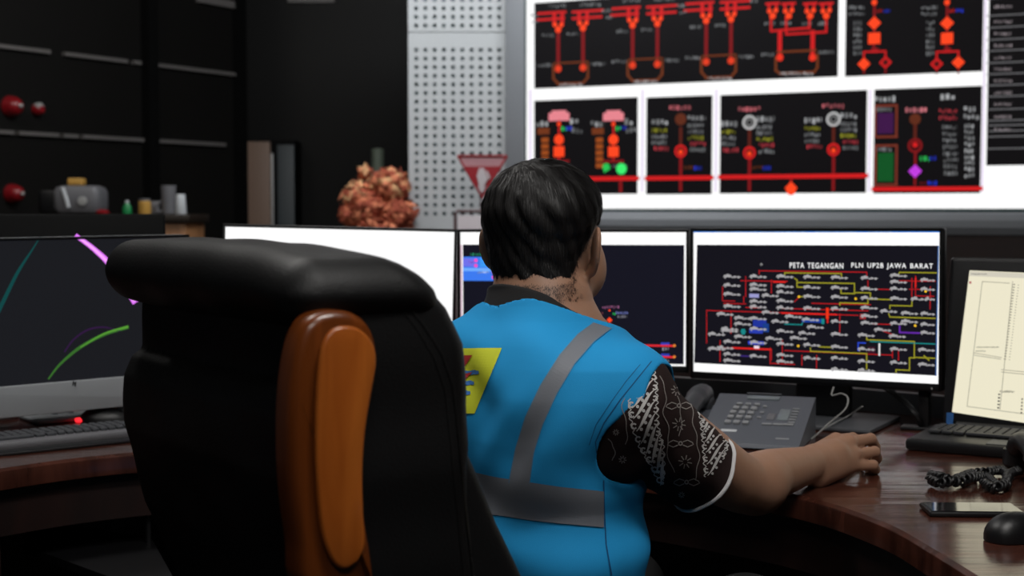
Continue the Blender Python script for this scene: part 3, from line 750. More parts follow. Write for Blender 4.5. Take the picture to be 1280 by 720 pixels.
x, y = onc(128, .05); mb = MB(); mb.lathe((x, y, cz), [(.026, 0), (.03, .006), (.03, .012), (.02, .02), (.001, .022)], n=18); tag(mb.build('lid', mt['red_enamel'], loc=(x, y, cz)), 'small red lid on the counter in front of the grey machine', 'lid')
x, y = onc(159, .12); t = thing('bottle', 'small green bottle standing on the counter', 'bottle', (x, y, cz))
mb = MB(); mb.lathe((x, y, cz), [(.02, 0), (.021, .006), (.021, .03), (.012, .045), (.009, .05), (.001, .05)], n=18); mb.build('body', mt['green'], t)
mb = MB(); mb.lathe((x, y, cz + .05), [(.009, 0), (.009, .012), (.001, .013)], n=14); mb.build('cap', mt['white_plastic'], t)
x, y = onc(181, .12); t = thing('jar', 'amber jar standing on the counter left of the grey tumbler', 'jar', (x, y, cz))
mb = MB(); mb.lathe((x, y, cz), [(.026, 0), (.028, .008), (.028, .055), (.024, .06), (.001, .06)], n=20); mb.build('body', mt['amber'], t)
mb = MB(); mb.lathe((x, y, cz + .06), [(.025, 0), (.025, .01), (.001, .011)], n=20); mb.build('lid', mt['mid_grey'], t)
x, y = onc(195, .17); mb = MB(); mb.box((x, y, cz + .03), (.022, .03, .03), .006); tag(mb.build('small_box', mt['mid_grey'], loc=(x, y, cz)), 'small grey box between amber jar and tall grey tumbler', 'box')
x, y = onc(211, .15); t = thing('tumbler', 'tall grey tumbler with a handle on the counter', 'tumbler', (x, y, cz))
mb = MB(); mb.lathe((x, y, cz), [(.026, 0), (.03, .005), (.031, .06), (.034, .125), (.033, .13), (.001, .13)], n=24); mb.build('body', mt['mid_grey'], t)
mb = MB(); mb.tube([(x - .03, y - .005, cz + .06), (x - .055, y - .01, cz + .04), (x - .05, y - .01, cz + .012), (x - .025, y - .005, cz + .01)], .007, 8); mb.build('handle', mt['mid_grey'], t)
x, y = onc(226, .05); mb = MB(); mb.lathe((x, y, cz), [(.024, 0), (.026, .004), (.02, .085), (.018, .09), (.017, .088), (.021, .006), (.001, .005)], n=24); tag(mb.build('paper_cup', mt['white_plastic'], loc=(x, y, cz)), 'white cup upside down at the right end of the counter', 'cup')

# tall cabinet with beige and slate doors
BY = 8.9
x0 = P(303, 262, BY)[0]; x1 = P(338, 262, BY)[0]; x2 = P(347, 262, BY)[0]; x3 = P(368, 262, BY)[0]; zt = P(330, 175, BY)[2]
t = thing('tall_cabinet', 'tall cabinet with a beige door and a slate door in the dark recess', 'cabinet', ((x0 + x3) / 2, BY + .15, 0))
mb = MB(); mb.box(((x0 + x3) / 2, BY + .17, zt / 2), ((x3 - x0) / 2, .14, zt / 2), .004); mb.build('body', mt['wall_black'], t)
mb = MB(); mb.box(((x0 + x1) / 2, BY + .015, zt / 2), ((x1 - x0) / 2, .014, zt / 2 - .01), .003); tag(mb.build('door', mt['beige'], t), 'beige door')
mb = MB(); mb.box(((x2 + x3) / 2, BY + .015, zt / 2 - .01), ((x3 - x2) / 2, .014, zt / 2 - .02), .003); tag(mb.build('door', mt['slate'], t), 'slate grey door')
mb = MB(); mb.box((x1 + .012, BY + .012, zt * .5), (.006, .012, zt * .45), .002); mb.build('handle', mt['pale_metal'], t)

# dried flower bush
FY = 6.9; fc = P(470, 250, FY)
t = thing('dried_flowers', 'round bunch of dried orange and rust leaves left of the perforated panel', 'plant', (fc[0], FY, 0))
def blob(px, py, r, n, mats, Y):
    for mname in mats:
        mb = MB(); c = P(px, py, Y)
        for _ in range(n // len(mats)):
            d = unit(rng.normal(size=3)); p = c + d * r * (0.55 + .6 * rng.random()) * np.array([1.1, 1, .95])
            a = unit(np.cross(d, rng.normal(size=3))); b = np.cross(d, a); s = .014 + .020 * rng.random(); a = unit(a + d * rng.uniform(-.2, .9))
            mb.add([p - a * s, p + b * s * .55 + d * .004, p + a * s * 1.2, p - b * s * .55 + d * .004, p + d * .008], [(0, 1, 4), (1, 2, 4), (2, 3, 4), (3, 0, 4)])
        yield mname, mb
acc = {}
for args in ((487, 232, .078, 480), (447, 244, .062, 300), (462, 262, .085, 500), (495, 268, .08, 400), (440, 268, .05, 200), (478, 292, .11, 500), (456, 215, .02, 60)):
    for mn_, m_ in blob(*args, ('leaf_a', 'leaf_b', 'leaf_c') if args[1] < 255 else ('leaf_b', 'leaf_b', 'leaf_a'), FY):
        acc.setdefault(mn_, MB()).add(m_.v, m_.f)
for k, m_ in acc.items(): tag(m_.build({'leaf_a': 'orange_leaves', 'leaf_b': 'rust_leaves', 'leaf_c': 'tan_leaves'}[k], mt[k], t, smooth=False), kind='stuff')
mb = MB()
for _ in range(24):
    d = rng.normal(size=2) * .06; mb.tube([(fc[0] + d[0] * .2, FY + d[1] * .2, .8), (fc[0] + d[0], FY + d[1], 1.2)], .003, 5)
mb.build('stems', mt['leaf_b'], t)
mb = MB(); mb.lathe((fc[0], FY, 0), [(.09, 0), (.11, .02), (.14, .5), (.15, .82), (.13, .84), (.1, .8), (.001, .8)], n=28); mb.build('pot', mt['pot'], t)
q = P(472, 195, 7.25)
mb = MB(); mb.lathe((q[0], 7.25, 0), [(.06, 0), (.06, .02), (.02, .03), (.02, 1.25), (.032, 1.26), (.032, q[2] + .035), (.001, q[2] + .04)], n=18); tag(mb.build('post', mt['stemgreen'], loc=(q[0], 7.25, 0)), 'dull green post rising behind the dried orange flowers', 'post')

# ============================================================ DESK
inner = spline([(-1.28, 1.5), (-1.22, 1.95), (-1.10, 2.27), (-.914, 2.54), (-.735, 2.70), (-.45, 2.82), (-.1, 2.76), (.22, 2.53), (.455, 2.31), (.546, 2.11), (.574, 1.92), (.60, 1.6), (.62, 1.2)], 10)
outer = spline([(-2.1, 1.5), (-2.1, 2.1), (-1.95, 2.7), (-1.65, 3.25), (-1.25, 3.6), (-.6, 3.78), (0, 3.7), (.45, 3.52), (.80, 3.32), (1.15, 3.0), (1.42, 2.6), (1.52, 2.0), (1.55, 1.2)], 10)
t = thing('control_desk', 'long curved dark red-brown lacquered wooden control desk', 'desk', (0.1, 3.1, 0))
mb = MB(); n = len(inner)
def sec(i):
    I = inner[i]; O = outer[i]; d = O - I; d = d / np.linalg.norm(d)
    pr = [(0.012, .708), (0, .712), (0, .742), (.001, .745), (.009, .75)]
    r = [(*(I + d * a), z) for a, z in pr]
    r += [(*(I + (O - I) * k), .75) for k in (.3, .65)] + [(*O, .75), (*O, .708), (*(I + (O - I) * .5), .708)]
    return r
S_ = [sec(i) for i in range(n)]; m = len(S_[0])
vs = [p for s in S_ for p in s]; fs = [(i * m + k, (i + 1) * m + k, (i + 1) * m + (k + 1) % m, i * m + (k + 1) % m) for i in range(n - 1) for k in range(m)]
fs += [tuple(range(m)), tuple(range((n - 1) * m, n * m))[::-1]]
mb.add(vs, fs); mb.build('desktop', mt['desk'], t, angle=20)
mb = MB()   # front apron set back under the top
vs = []; 
for i in range(n):
    I = inner[i]; O = outer[i]; d = (O - I) / np.linalg.norm(O - I); A = I + d * .03; B_ = I + d * .05
    vs += [(*A, .62), (*A, .707), (*B_, .707), (*B_, .62)]
fs = [(i * 4 + k, (i + 1) * 4 + k, (i + 1) * 4 + (k + 1) % 4, i * 4 + (k + 1) % 4) for i in range(n - 1) for k in range(4)] + [(0, 1, 2, 3), ((n - 1) * 4 + 3, (n - 1) * 4 + 2, (n - 1) * 4 + 1, (n - 1) * 4)]
mb.add(vs, fs); mb.build('apron', mt['desk_under'], t)
mb = MB(); vs = []
for i in range(n):
    I = inner[i]; O = outer[i]; d = (O - I) / np.linalg.norm(O - I); A = I + d * .55; B_ = I + d * .57
    vs += [(*A, 0), (*A, .707), (*B_, .707), (*B_, 0)]
mb.add(vs, fs); mb.build('modesty_panel', mt['desk_under'], t)
mb = MB(); vs = []
for i in range(n):
    I = inner[i]; O = outer[i]; d = (O - I) / np.linalg.norm(O - I); A = O - d * .03; B_ = O
    vs += [(*A, .7505), (*A, .80), (*B_, .80), (*B_, .7505)]
mb.add(vs, fs); mb.build('back_rail', mt['dark_grey_plastic'], t)
for i in (6, 30, 90, 114):
    I = inner[i]; O = outer[i]; d = (O - I) / np.linalg.norm(O - I); c = (I + d * .3); q = np.array([-d[1], d[0], 0])
    mb = MB(); mb.obox((c[0], c[1], .353), ((d[0], d[1], 0), q, (0, 0, 1)), (.24, .02, .353), .003); mb.build('support', mt['desk_under'], t)
# low shelf hanging below the left wing
desk_root = t
mb = MB(); pg = [PZ(x, y, .56) for x, y in ((33, 645), (190, 674), (228, 742), (140, 722), (30, 682))]
mb.prism(pg, (0, 0, -.015)); mb.build('under_shelf', mt['black_plastic'], t, smooth=False)
for q in (pg[0] * .9 + pg[2] * .1, pg[1] * .9 + pg[3] * .1):
    mb = MB(); mb.tube([(q[0], q[1], .55), (q[0], q[1], .71)], .006, 6); mb.build('shelf_hanger', mt['black_plastic'], t)
DZ = .7502

# ============================================================ MONITORS
def monitor_shell(root, TL, TR, H, lean=0.0, bez=.007, chin=.016, thick=.035, mbody='black_plastic', mbez='bezel', chinmat=None):
    """TL, TR: top corners; returns the screen plane (p0, s, t, n) and panel size"""
    TL = np.asarray(TL, float); TR = np.asarray(TR, float); s = unit(TR - TL); Wd = np.linalg.norm(TR - TL)
    n = unit(np.cross(s, (0, 0, 1)))
    if np.dot(n, CAMP - TL) < 0: n = -n
    up = unit(np.cross(s, n)); up = up if up[2] > 0 else -up
    up = unit(up - n * lean); n = unit(np.cross(s, up)); n = n if np.dot(n, CAMP - TL) > 0 else -n
    BL = TL - up * H
    cen = (TL + TR) / 2 - up * H / 2
    mb = MB(); mb.obox(cen - n * thick / 2 - n * .001, (s, up, n), (Wd / 2, H / 2, thick / 2), .005); mb.obox(cen - n * (thick + .008), (s, up, n), (Wd * .3, H * .3, .012), .006); mb.build('housing', mt[mbody], root)
    mb = MB()
    def bar(u0, u1, v0, v1, th=.003): mb.obox(BL + s * (u0 + u1) / 2 + up * (v0 + v1) / 2 + n * th / 2, (s, up, n), ((u1 - u0) / 2, (v1 - v0) / 2, th / 2 + .0005), .0012)
    bar(0, Wd, H - bez, H); bar(0, bez, 0, H); bar(Wd - bez, Wd, 0, H)
    if chinmat is None: bar(0, Wd, 0, chin)
    mb.build('bezel', mt[mbez], root)
    if chinmat:
        mb = MB(); mb.obox(BL + s * Wd / 2 + up * chin / 2 + n * .004, (s, up, n), (Wd / 2, chin / 2, .006), .003); mb.build('chin', mt[chinmat], root)
    return dict(TL=TL, BL=BL, s=s, t=up, n=n, W=Wd, H=H, bez=bez, chin=chin, cen=cen)
def stand(root, g, u, basec, neckw=.045, mat='black_plastic', bw=.13, bd=.1, foot=True):
    """neck at fraction u of the width, plate on the desk"""
    c = g['BL'] + g['s'] * g['W'] * u; nb = np.array([g['n'][0], g['n'][1], 0]); nb = unit(nb); s2 = np.array([g['s'][0], g['s'][1], 0]); s2 = unit(s2)
    zt = c[2] + g['H'] * .35
    p = c - nb * .06
    mb = MB(); mb.obox((p[0], p[1], (zt + DZ + .008) / 2), (s2, nb, (0, 0, 1)), (neckw, .012, (zt - DZ - .008) / 2), .006); mb.obox((p[0] + nb[0] * .02, p[1] + nb[1] * .02, c[2] + .12), (s2, nb, (0, 0, 1)), (.04, .025, .05), .006); mb.build('neck', mt[mat], root)
    q = p + nb * .04
    mb = MB(); mb.obox((q[0], q[1], DZ + .0055), (s2, nb, (0, 0, 1)), (bw, bd, .005), .004); mb.build('base_plate', mt['dark_grey_plastic' if mat == 'black_plastic' else mat], root)
def screen_draw(g): return Draw(g['BL'] + g['n'] * .0004, g['s'], g['t'])
def fill(D, g, col):
    D.lev = 0; D.poly([(g['bez'], g['chin']), (g['W'] - g['bez'], g['chin']), (g['W'] - g['bez'], g['H'] - g['bez']), (g['bez'], g['H'] - g['bez'])], col, 0); D.lev = .0003

# white screen (left), centre screen, right screen
gl = thing('monitor', 'black-framed monitor with a blank white screen behind the leather chair', 'monitor', (*((P(424, 285, 3.33) + (0, .06, 0))[:2]), DZ))
g = monitor_shell(gl, P(278, 279.5, 3.27), P(571.5, 286.5, 3.38), .335); stand(gl, g, .5, None)
D = screen_draw(g); fill(D, g, WHITE); D.build('screen', gl)

gc = thing('monitor', 'monitor showing a dark diagram page with a blue box, in front of the man', 'monitor', (*((P(716, 285, 3.36) + (0, .06, 0))[:2]), DZ))
g = monitor_shell(gc, P(572, 286.5, 3.40), P(861.5, 286.5, 3.30), .335); stand(gc, g, .5, None)
D = screen_draw(g); fill(D, g, WHITE); D.rect(575.5, 290.5, 857.5, 459, WHITE, .5)
D.rect(579, 306, 855, 453, (18, 18, 30), 1)
D.rect(576, 306, 578, 452, (210, 180, 196), 1)
D.marks(588, 316, 34, 4, (40, 150, 110)); D.rect(579, 321, 626, 351, (60, 120, 235), 1.5); D.rect(579, 323, 594, 333, (110, 110, 230), 2); D.rect(600, 322, 622, 334, (60, 150, 240), 2); D.rect(579, 335, 626, 339, (110, 170, 250), 2)
for x, y in ((595, 325.5), (595, 332), (617, 340), (617, 346.5)): D.disc(x, y, 2.3, (240, 80, 190), 3)
D.marks(586, 326, 7, 3, (150, 90, 220)); D.marks(597, 339, 14, 3, (200, 220, 250))
D.marks(753, 382, 22, 4, (150, 90, 130)); D.marks(747, 389, 7, 4, (120, 60, 70)); D.marks(770, 389, 15, 4, (120, 130, 200)); D.marks(772, 394, 12, 4, (120, 120, 130)); D.marks(766, 391, 4, 3, GRN)
D.disc(762, 388, 1.2, ORG, 3); D.diamond(762, 400, 3.6, ORG, 3); D.rect(758.5, 405, 765.5, 411, ORG, 3); D.rect(747, 396, 751, 404, (90, 26, 30), 2); D.rect(760, 414, 764, 418, DRED, 2)
for y, b in ((432, 430), (446, 444)):
    D.rect(800, y - 1.2, 842, y + 1.2, (220, 40, 50), 2); D.disc(843, y, 1.8, (220, 130, 50), 3); D.rect(826, y - 4, 837, y - 1, (50, 60, 170), 3); D.marks(828, y + 2, 8, 5, (150, 150, 160))
D.build('screen', gc)

gr = thing('monitor', 'monitor titled with a white heading over a dense red and yellow network map', 'monitor', (*((P(1030, 285, 3.1) + (0, .06, 0))[:2]), DZ))
g = monitor_shell(gr, P(863.5, 285.5, 3.23), P(1179, 285, 2.95), .341); G = g
# stand placed right of centre as in the photo
stand(gr, g, .52, None, .062, 'black_plastic', .15, .12)
D = screen_draw(g); fill(D, g, WHITE)
m_ = lambda cx, cy: (850 + cx / 3.274, 270 + cy / 3.274)
def yb(x): return 288.5 - (x - 868) * 2 / 310
D.line([(868, 289.2), (1174, 288.8)], 3, (50, 120, 215), 1)
D.marks(896, 289, 112, 1.6, (150, 190, 240)); D.marks(1020, 289, 50, 1.6, (150, 190, 240)); D.marks(1085, 289, 30, 1.6, (150, 190, 240))
D.quad([(871.5, 306), (1172.5, 307), (1169.5, 469.5), (868, 453.5)], (18, 17, 25), .5)
D.quad([(1172.5, 307), (1174, 307), (1171, 470), (1169.5, 470)], (60, 100, 160), 1)
D.text('PETA TEGANGAN', 987.5, 328.4, 1054.5, 335.4, (245, 245, 245)); D.text('PLN UP2B JAWA BARAT', 1064.5, 328.8, 1166.5, 337, (245, 245, 245))
D.disc(952, 330.5, 1.6, (150, 150, 150), 2, ring=.8)
Rc, Yc, Tc = (176, 24, 28), (150, 146, 36), (24, 130, 130)
def seg(col, pts, wd=1.1): D.line([m_(*p) for p in pts], wd, col, 1, True)
for pts in ([(325, 238), (325, 222), (765, 232), (765, 245)], [(270, 248), (262, 330), (270, 355), (180, 362)], [(175, 290), (175, 345), (225, 350)], [(250, 262), (440, 270)], [(375, 262), (375, 315)],
            [(420, 380), (770, 386)], [(110, 385), (110, 520)], [(110, 388), (640, 400), (730, 410)], [(210, 390), (210, 480)], [(165, 510), (165, 595)], [(160, 542), (375, 545), (375, 590)], [(420, 510), (420, 600)], [(430, 540), (870, 580), (870, 550)],
            [(540, 355), (780, 365)], [(655, 400), (655, 480)], [(770, 265), (770, 290)], [(800, 300), (860, 300)], [(950, 255), (950, 330)], [(965, 245), (965, 325), (1040, 330)], [(900, 270), (1045, 262)], [(940, 300), (1000, 300)], [(1025, 290), (1025, 380)],
            [(830, 470), (900, 495)], [(790, 445), (860, 440)], [(895, 545), (895, 590)], [(500, 570), (500, 610)], [(560, 570), (560, 625)], [(370, 540), (375, 605), (470, 605)], [(470, 350), (490, 330)], [(270, 370), (330, 380)]):
    seg(Rc, pts)
for pts in ([(420, 400), (640, 400)], [(385, 268), (430, 272)], [(605, 380), (605, 435)], [(215, 540), (370, 545)], [(965, 255), (965, 290)]): seg((214, 34, 30), pts, 2)
for pts in ([(430, 240), (430, 232), (662, 236), (662, 248)], [(470, 255), (480, 262), (480, 290), (520, 292)], [(480, 270), (715, 278), (715, 312), (780, 316), (780, 340), (860, 342)], [(660, 300), (660, 316), (715, 318)], [(655, 365), (655, 355), (770, 358), (775, 340)],
            [(895, 240), (900, 230), (1050, 233)], [(860, 378), (860, 366), (950, 368), (950, 350)], [(855, 400), (860, 412), (1045, 420)], [(765, 495), (765, 505), (960, 515), (960, 575), (1045, 585)], [(535, 540), (535, 550), (765, 566), (765, 625)], [(885, 640), (885, 628), (940, 632), (940, 580), (960, 580)],
            [(490, 330), (510, 330)], [(570, 536), (620, 536)], [(1000, 572), (1020, 590)]): seg(Yc, pts, 1.4)
for pts in ([(430, 445), (500, 442), (505, 430), (590, 432)], [(780, 515), (1045, 522)], [(250, 470), (270, 475)]): seg(Tc, pts, 1.3)
seg((96, 40, 160), [(900, 452), (900, 475), (980, 480)], 2); seg((60, 40, 120), [(250, 572), (290, 574)], 1.5); seg((40, 70, 200), [(730, 550), (730, 520), (760, 518)], 1.5)
for x0, y0, x1, y1, cc in ((300, 425, 355, 455, (30, 50, 150)), (285, 460, 340, 480, (40, 60, 170)), (340, 440, 365, 475, (24, 60, 130)), (500, 420, 590, 436, (24, 60, 150)), (280, 512, 345, 526, (40, 60, 190)), (285, 318, 325, 334, (150, 150, 200)), (770, 535, 800, 560, (60, 20, 40)), (580, 420, 592, 442, Tc), (252, 462, 268, 484, Tc), (737, 400, 762, 422, (150, 40, 44))):
    D.rect(*m_(x0, y0), *m_(x1, y1), cc, 1.5)
GC = (164, 162, 164)
def glyph(cx, cy, w=64):
    x, y = m_(cx, cy); w = w / 3.274; k = random.random()
    D.rect(x, y - .2, x + w, y + .8, GC, 2); D.rect(x + w * .05, y - 2.2, x + w * (.4 + .15 * k), y - .2, GC, 2)
    D.rect(x + w * .08, y + .8, x + w * .16, y + 2.3, GC, 2); D.rect(x + w * .5, y + .8, x + w * .56, y + 2, GC, 2)
    D.rect(x + w * .6, y - 1.4 + k, x + w * .72, y + 1.5, GC, 2); D.rect(x + w * .82, y - .8, x + w * .93, y + 2, GC, 2)
    D.rect(x + w * .2, y - 3.2, x + w * .35, y - 2, GC, 2)
cols = {178: (248, 284, 320, 370, 515, 566, 592), 150: (402, 540), 115: (484, 544), 222: (418, 442, 494), 285: (248, 282, 300, 350, 372, 420, 574), 335: (326, 395), 285.5: (462, 518), 395: (248, 288, 312, 348, 376, 472, 524, 570, 596), 375: (432,), 350: (502,),
        430: (412,), 505: (250, 292, 330, 378, 528, 582), 450: (500,), 485: (480,), 500: (424,), 520: (455,), 618: (252, 294, 332, 380, 432, 484, 536, 582, 628), 740: (254, 298, 336, 376, 410, 438), 728: (488, 545, 595, 632), 795: (466,), 820: (390,), 860: (244, 270, 298, 338, 440, 545, 600), 855: (492,),
        905: (398, 432), 945: (340,), 985: (262, 300, 400, 444, 478), 975: (548, 608), 1005: (340,), 170: (462, 470)}
for cx, ys_ in cols.items():
    for cy in ys_: glyph(cx, cy, min(72, 1046 - cx))
for cx, cy in ((490, 330), (722, 338), (487, 531), (1008, 308), (965, 448)): D.disc(*m_(cx, cy), 1.6, (240, 190, 40), 3)
D.rect(*m_(815, 520), *m_(822, 572), (220, 220, 220), 3); D.rect(*m_(306, 530), *m_(328, 542), (230, 210, 220), 3); D.rect(*m_(600, 375), *m_(612, 420), (230, 50, 20), 3)
D.build('screen', gr)
mb = MB(); c = P(1164, 489, 2.955); q = G['BL'] + G['s'] * (G['W'] * .965) + G['t'] * .006 + G['n'] * .004; mb.obox(q, (G['s'], G['t'], G['n']), (.0015, .0015, .001)); mb.build('power_light', mt['pale_metal'], gr)

for o_ in (gl, gc, gr): o_['group'] = 'black monitors in a row on the desk'
# cables behind the right screen
def cable(name, pts, r, mat, lab, cat='cable'):
    mb = MB(); mb.tube(spline(pts, 8), r, 8); o = mb.build(name, mt[mat], loc=np.array(pts[0])); tag(o, lab, cat)
cable('monitor_cable', [P(1042, 484, 2.98), P(1040, 494, 2.95), P(1052, 492, 2.93), P(1060, 498, 2.9), P(1056, 512, 2.88), P(1035, 530, 2.88), PZ(1018, 546, .755)], .0017, 'cable_grey', 'thin pale grey cable hanging in front of the stand of the network-map monitor')
cable('desk_cable', [PZ(1014, 549, .754), PZ(1030, 536, .766), PZ(1045, 528, .766), PZ(1060, 520, .766), P(1078, 508, 3.02)], .0016, 'cable_grey', 'thin grey cable crossing the base plate beside the desk telephone')
cable('thick_cable', [P(1098, 480, 3.12), P(1112, 488, 3.08), P(1130, 502, 3.03), P(1145, 518, 2.98), PZ(1153, 533, .757)], .0065, 'black_plastic', 'thick black cable running down behind the network-map monitor to the desk')
q = PZ(1156, 537, DZ)
t = thing('dock_adapter', 'small black upright adapter on a flat foot between monitor base and laptop', 'adapter', q)
mb = MB(); mb.obox(q + np.array([0.003, .012, .045]), ((.9, -.43, 0), (.43, .9, 0), (0, 0, 1)), (.012, .018, .040), .004); mb.build('body', mt['black_plastic'], t)
mb = MB(); mb.obox(q + np.array([-.015, .0, .004]), ((.9, -.43, 0), (.43, .9, 0), (0, 0, 1)), (.034, .02, .004), .003); mb.build('foot', mt['black_plastic'], t)

# silver all-in-one computer at the left
TR = P(236, 293, 3.22); TLx = P(0, 294, 2.95); TL = TR + (TLx - TR) * 1.32; TL[2] = TR[2] - .004
gs = thing('silver_monitor', 'silver-chinned monitor with thin coloured arcs on a dark screen, at the left edge', 'monitor', (*((TL + TR)[:2] / 2 + np.array([-.03, .05])), DZ))
g = monitor_shell(gs, TL, TR, .375, 0.0, .006, .066, .04, 'silver', 'bezel', 'silver'); g['chin'] += .0
D = screen_draw(g); fill(D, g, (24, 25, 29)); D.lev = .0005
def ribs(pts, ws, col, lev=2):
    P_ = spline([(*p, 0) for p in pts], 8); W_ = np.interp(np.linspace(0, 1, len(P_)), np.linspace(0, 1, len(ws)), ws)
    for i in range(len(P_) - 1):
        a, b = P_[i][:2], P_[i + 1][:2]; tt = unit(b - a); nn = np.array([-tt[1], tt[0]])
        D.quad([a - nn * W_[i] / 2, b - nn * W_[i + 1] / 2, b + nn * W_[i + 1] / 2, a + nn * W_[i] / 2], col, lev)
ribs([(94, 294), (118, 312), (142, 336), (170, 378)], (5, 6, 8, 10), (226, 120, 250)); ribs([(97, 296), (120, 314), (143, 338), (168, 376)], (2, 3, 3, 4), (250, 170, 255), 3)
ribs([(60, 474), (75, 455), (100, 434), (130, 418), (160, 409)], (2, 3, 4, 4, 4), (52, 100, 40)); ribs([(100, 434), (130, 417), (160, 408)], (1, 2, 3), (84, 150, 50), 3)
ribs([(-5, 395), (6, 372), (22, 340), (40, 312), (50, 296)], (5, 5, 4, 2, 1), (14, 66, 66)); ribs([(80, 440), (92, 424), (110, 412), (130, 409), (150, 414)], (2, 2, 2.5, 2, 1), (46, 22, 60))
D.build('screen', gs)
mb = MB(); q = G and PPL(93, 479, g['BL'] + g['n'] * .011, g['n'])
mb.obox(q + g['s'] * -.0025, (unit(g['s'] * .2 + g['t']), g['s'], g['n']), (.005, .0012, .0006)); mb.obox(q + g['s'] * .0025 - g['t'] * .002, (unit(g['s'] * .2 + g['t']), g['s'], g['n']), (.005, .0012, .0006)); mb.obox(q, (g['s'], g['t'], g['n']), (.003, .001, .0006))
mb.build('logo', mt['black_plastic'], gs)
s2 = unit([g['s'][0], g['s'][1], 0]); n2 = unit([g['n'][0], g['n'][1], 0]); q = PZ(78, 522, DZ)
mb = MB(); zt = g['BL'][2] + .1
for dx in (-.018, .018): mb.obox(q + s2 * dx + np.array([0, 0, (zt - DZ) / 2]), (s2, n2, (0, 0, 1)), (.005, .01, (zt - DZ) / 2), .002)
mb.obox(q - n2 * .012 + np.array([0, 0, (zt - DZ) / 2]), (s2, n2, (0, 0, 1)), (.014, .004, (zt - DZ) / 2), .002)
mb.build('neck', mt['chrome'], gs)
mb = MB(); mb.obox(q + n2 * .02 + np.array([0, 0, .005]), (s2, n2, (0, 0, 1)), (.085, .06, .004), .003); mb.build('base_plate', mt['silver'], gs)

# black monitor seen from behind it
a, b = P(-60, 268, 3.28), P(205, 268, 3.48); b[2] = a[2] = P(100, 267.5, 3.4)[2]
t = thing('back_monitor', 'black box-like monitor top rising behind the silver-chinned monitor', 'monitor', (*((a + b)[:2] / 2), DZ))
s_ = unit(b - a); n_ = unit(np.cross(s_, (0, 0, 1))); L_ = np.linalg.norm(b - a)
mb = MB(); mb.obox((a + b) / 2 + np.array([0, 0, -.17]), (s_, (0, 0, 1), n_), (L_ / 2, .17, .02), .004); mb.build('housing', M('matt black housing', (7, 8, 9), .6, spec=.15), t)
mb = MB(); c = (a + b) / 2; mb.obox((c[0], c[1], .83), (s_, n_, (0, 0, 1)), (.03, .015, .08), .004); mb.obox((c[0], c[1], DZ + .006), (s_, n_, (0, 0, 1)), (.12, .06, .005), .003); mb.build('stand', mt['black_plastic'], t)

# ------------------------------------------------------------ keyboards
def keyboard(name, lab, c, rz, L_, Dp, rows=5, cols=15, parent=None, z=DZ, mkey='mid_grey', mbody='silver', tilt=.0, key=.0145, gap=.0175, group=None):
    t = parent or thing(name, lab, 'keyboard', (*c, z))
    a = np.array([math.cos(rz), math.sin(rz), 0]); b = np.array([-math.sin(rz), math.cos(rz), 0]); c3 = np.array([*c, z])
    if parent is None:
        mb = MB(); mb.obox(c3 + np.array([0, 0, .0085]), (a, b, (0, 0, 1)), (L_ / 2, Dp / 2, .008), .005); mb.build('case', mt[mbody], t)
    base = None
    for r in range(rows):
        x = -cols * gap / 2
        lay = [1] * cols if r else [1.5, 1.3, 1.3, 6, 1.3, 1.3] + [1] * (cols - 13)
        for wk in lay:
            p = c3 + a * (x + wk * gap / 2) + b * ((r - (rows - 1) / 2) * gap + .002) + np.array([0, 0, .0165 if parent is None else .0015])
            mb = MB(); mb.obox(p + np.array([0, 0, .003]), (a, b, (0, 0, 1)), (wk * gap / 2 - .0018, key / 2, .003), .0015); mb.build('key', mt[mkey], t)
            x += wk * gap
    return t
kc = PZ(45, 548, DZ + .008); dr = PZ(150, 538, DZ) - PZ(-30, 556, DZ); kr = math.atan2(dr[1], dr[0])
keyboard('keyboard', 'grey keyboard lying below the silver-chinned monitor', kc[:2], kr, .43, .135, cols=22, mkey='dark_grey_plastic', mbody='mid_grey')
mb = MB(); mb.obox(PZ(20, 562, DZ) + np.array([.06, -.004, .003]), ((math.cos(kr), math.sin(kr), 0), (-math.sin(kr), math.cos(kr), 0), (0, 0, 1)), (.27, .022, .003), .002)
tag(mb.build('wrist_mat', mt['black_plastic'], loc=PZ(20, 562, DZ)), 'thin black mat along the front edge of the grey keyboard', 'mat')
def mouse(name, lab, c, rz, L_, Wd, H, glow=False):
    t = thing(name, lab, 'mouse', (*c, DZ)); a = np.array([math.cos(rz), math.sin(rz), 0]); b = np.array([-a[1], a[0], 0]); mb = MB(); N = 20; vs = []; rings = 9
    for i in range(rings):
        ph = i / (rings - 1) * PI / 2; rr = math.cos(ph); zz = H * math.sin(ph) ** .9
        for k in range(N):
            an = 2 * PI * k / N; ca, sa = math.cos(an), math.sin(an)
            e = (abs(ca) ** 2.6 + abs(sa) ** 2.6) ** (-1 / 2.6)
            vs.append(np.array([*c, DZ + .001]) + a * (ca * e * L_ / 2 * max(rr, .02) - .08 * L_ * math.sin(ph)) + b * sa * e * Wd / 2 * max(rr, .02) + np.array([0, 0, zz]))
    fs = [(i * N + k, i * N + (k + 1) % N, (i + 1) * N + (k + 1) % N, (i + 1) * N + k) for i in range(rings - 1) for k in range(N)] + [tuple(range(N))[::-1], tuple(range((rings - 1) * N, rings * N))]
    mb.add(vs, fs); mb.build('shell', mt['black_plastic'], t, angle=60)
    mb = MB(); mb.lathe(np.array([*c, DZ + H * .72]) + a * L_ * .27 - b * .004, [(.009, 0), (.01, .002), (.01, .006), (.009, .008)], b, 14); mb.build('wheel', mt['dark_grey_plastic'], t)
    if glow:
        mb = MB(); mb.obox(np.array([*c, DZ + .006]) - a * L_ * .42, (a, b, (0, 0, 1)), (.02, .012, .004), .003); mb.build('red_light', mt['red_led'], t)
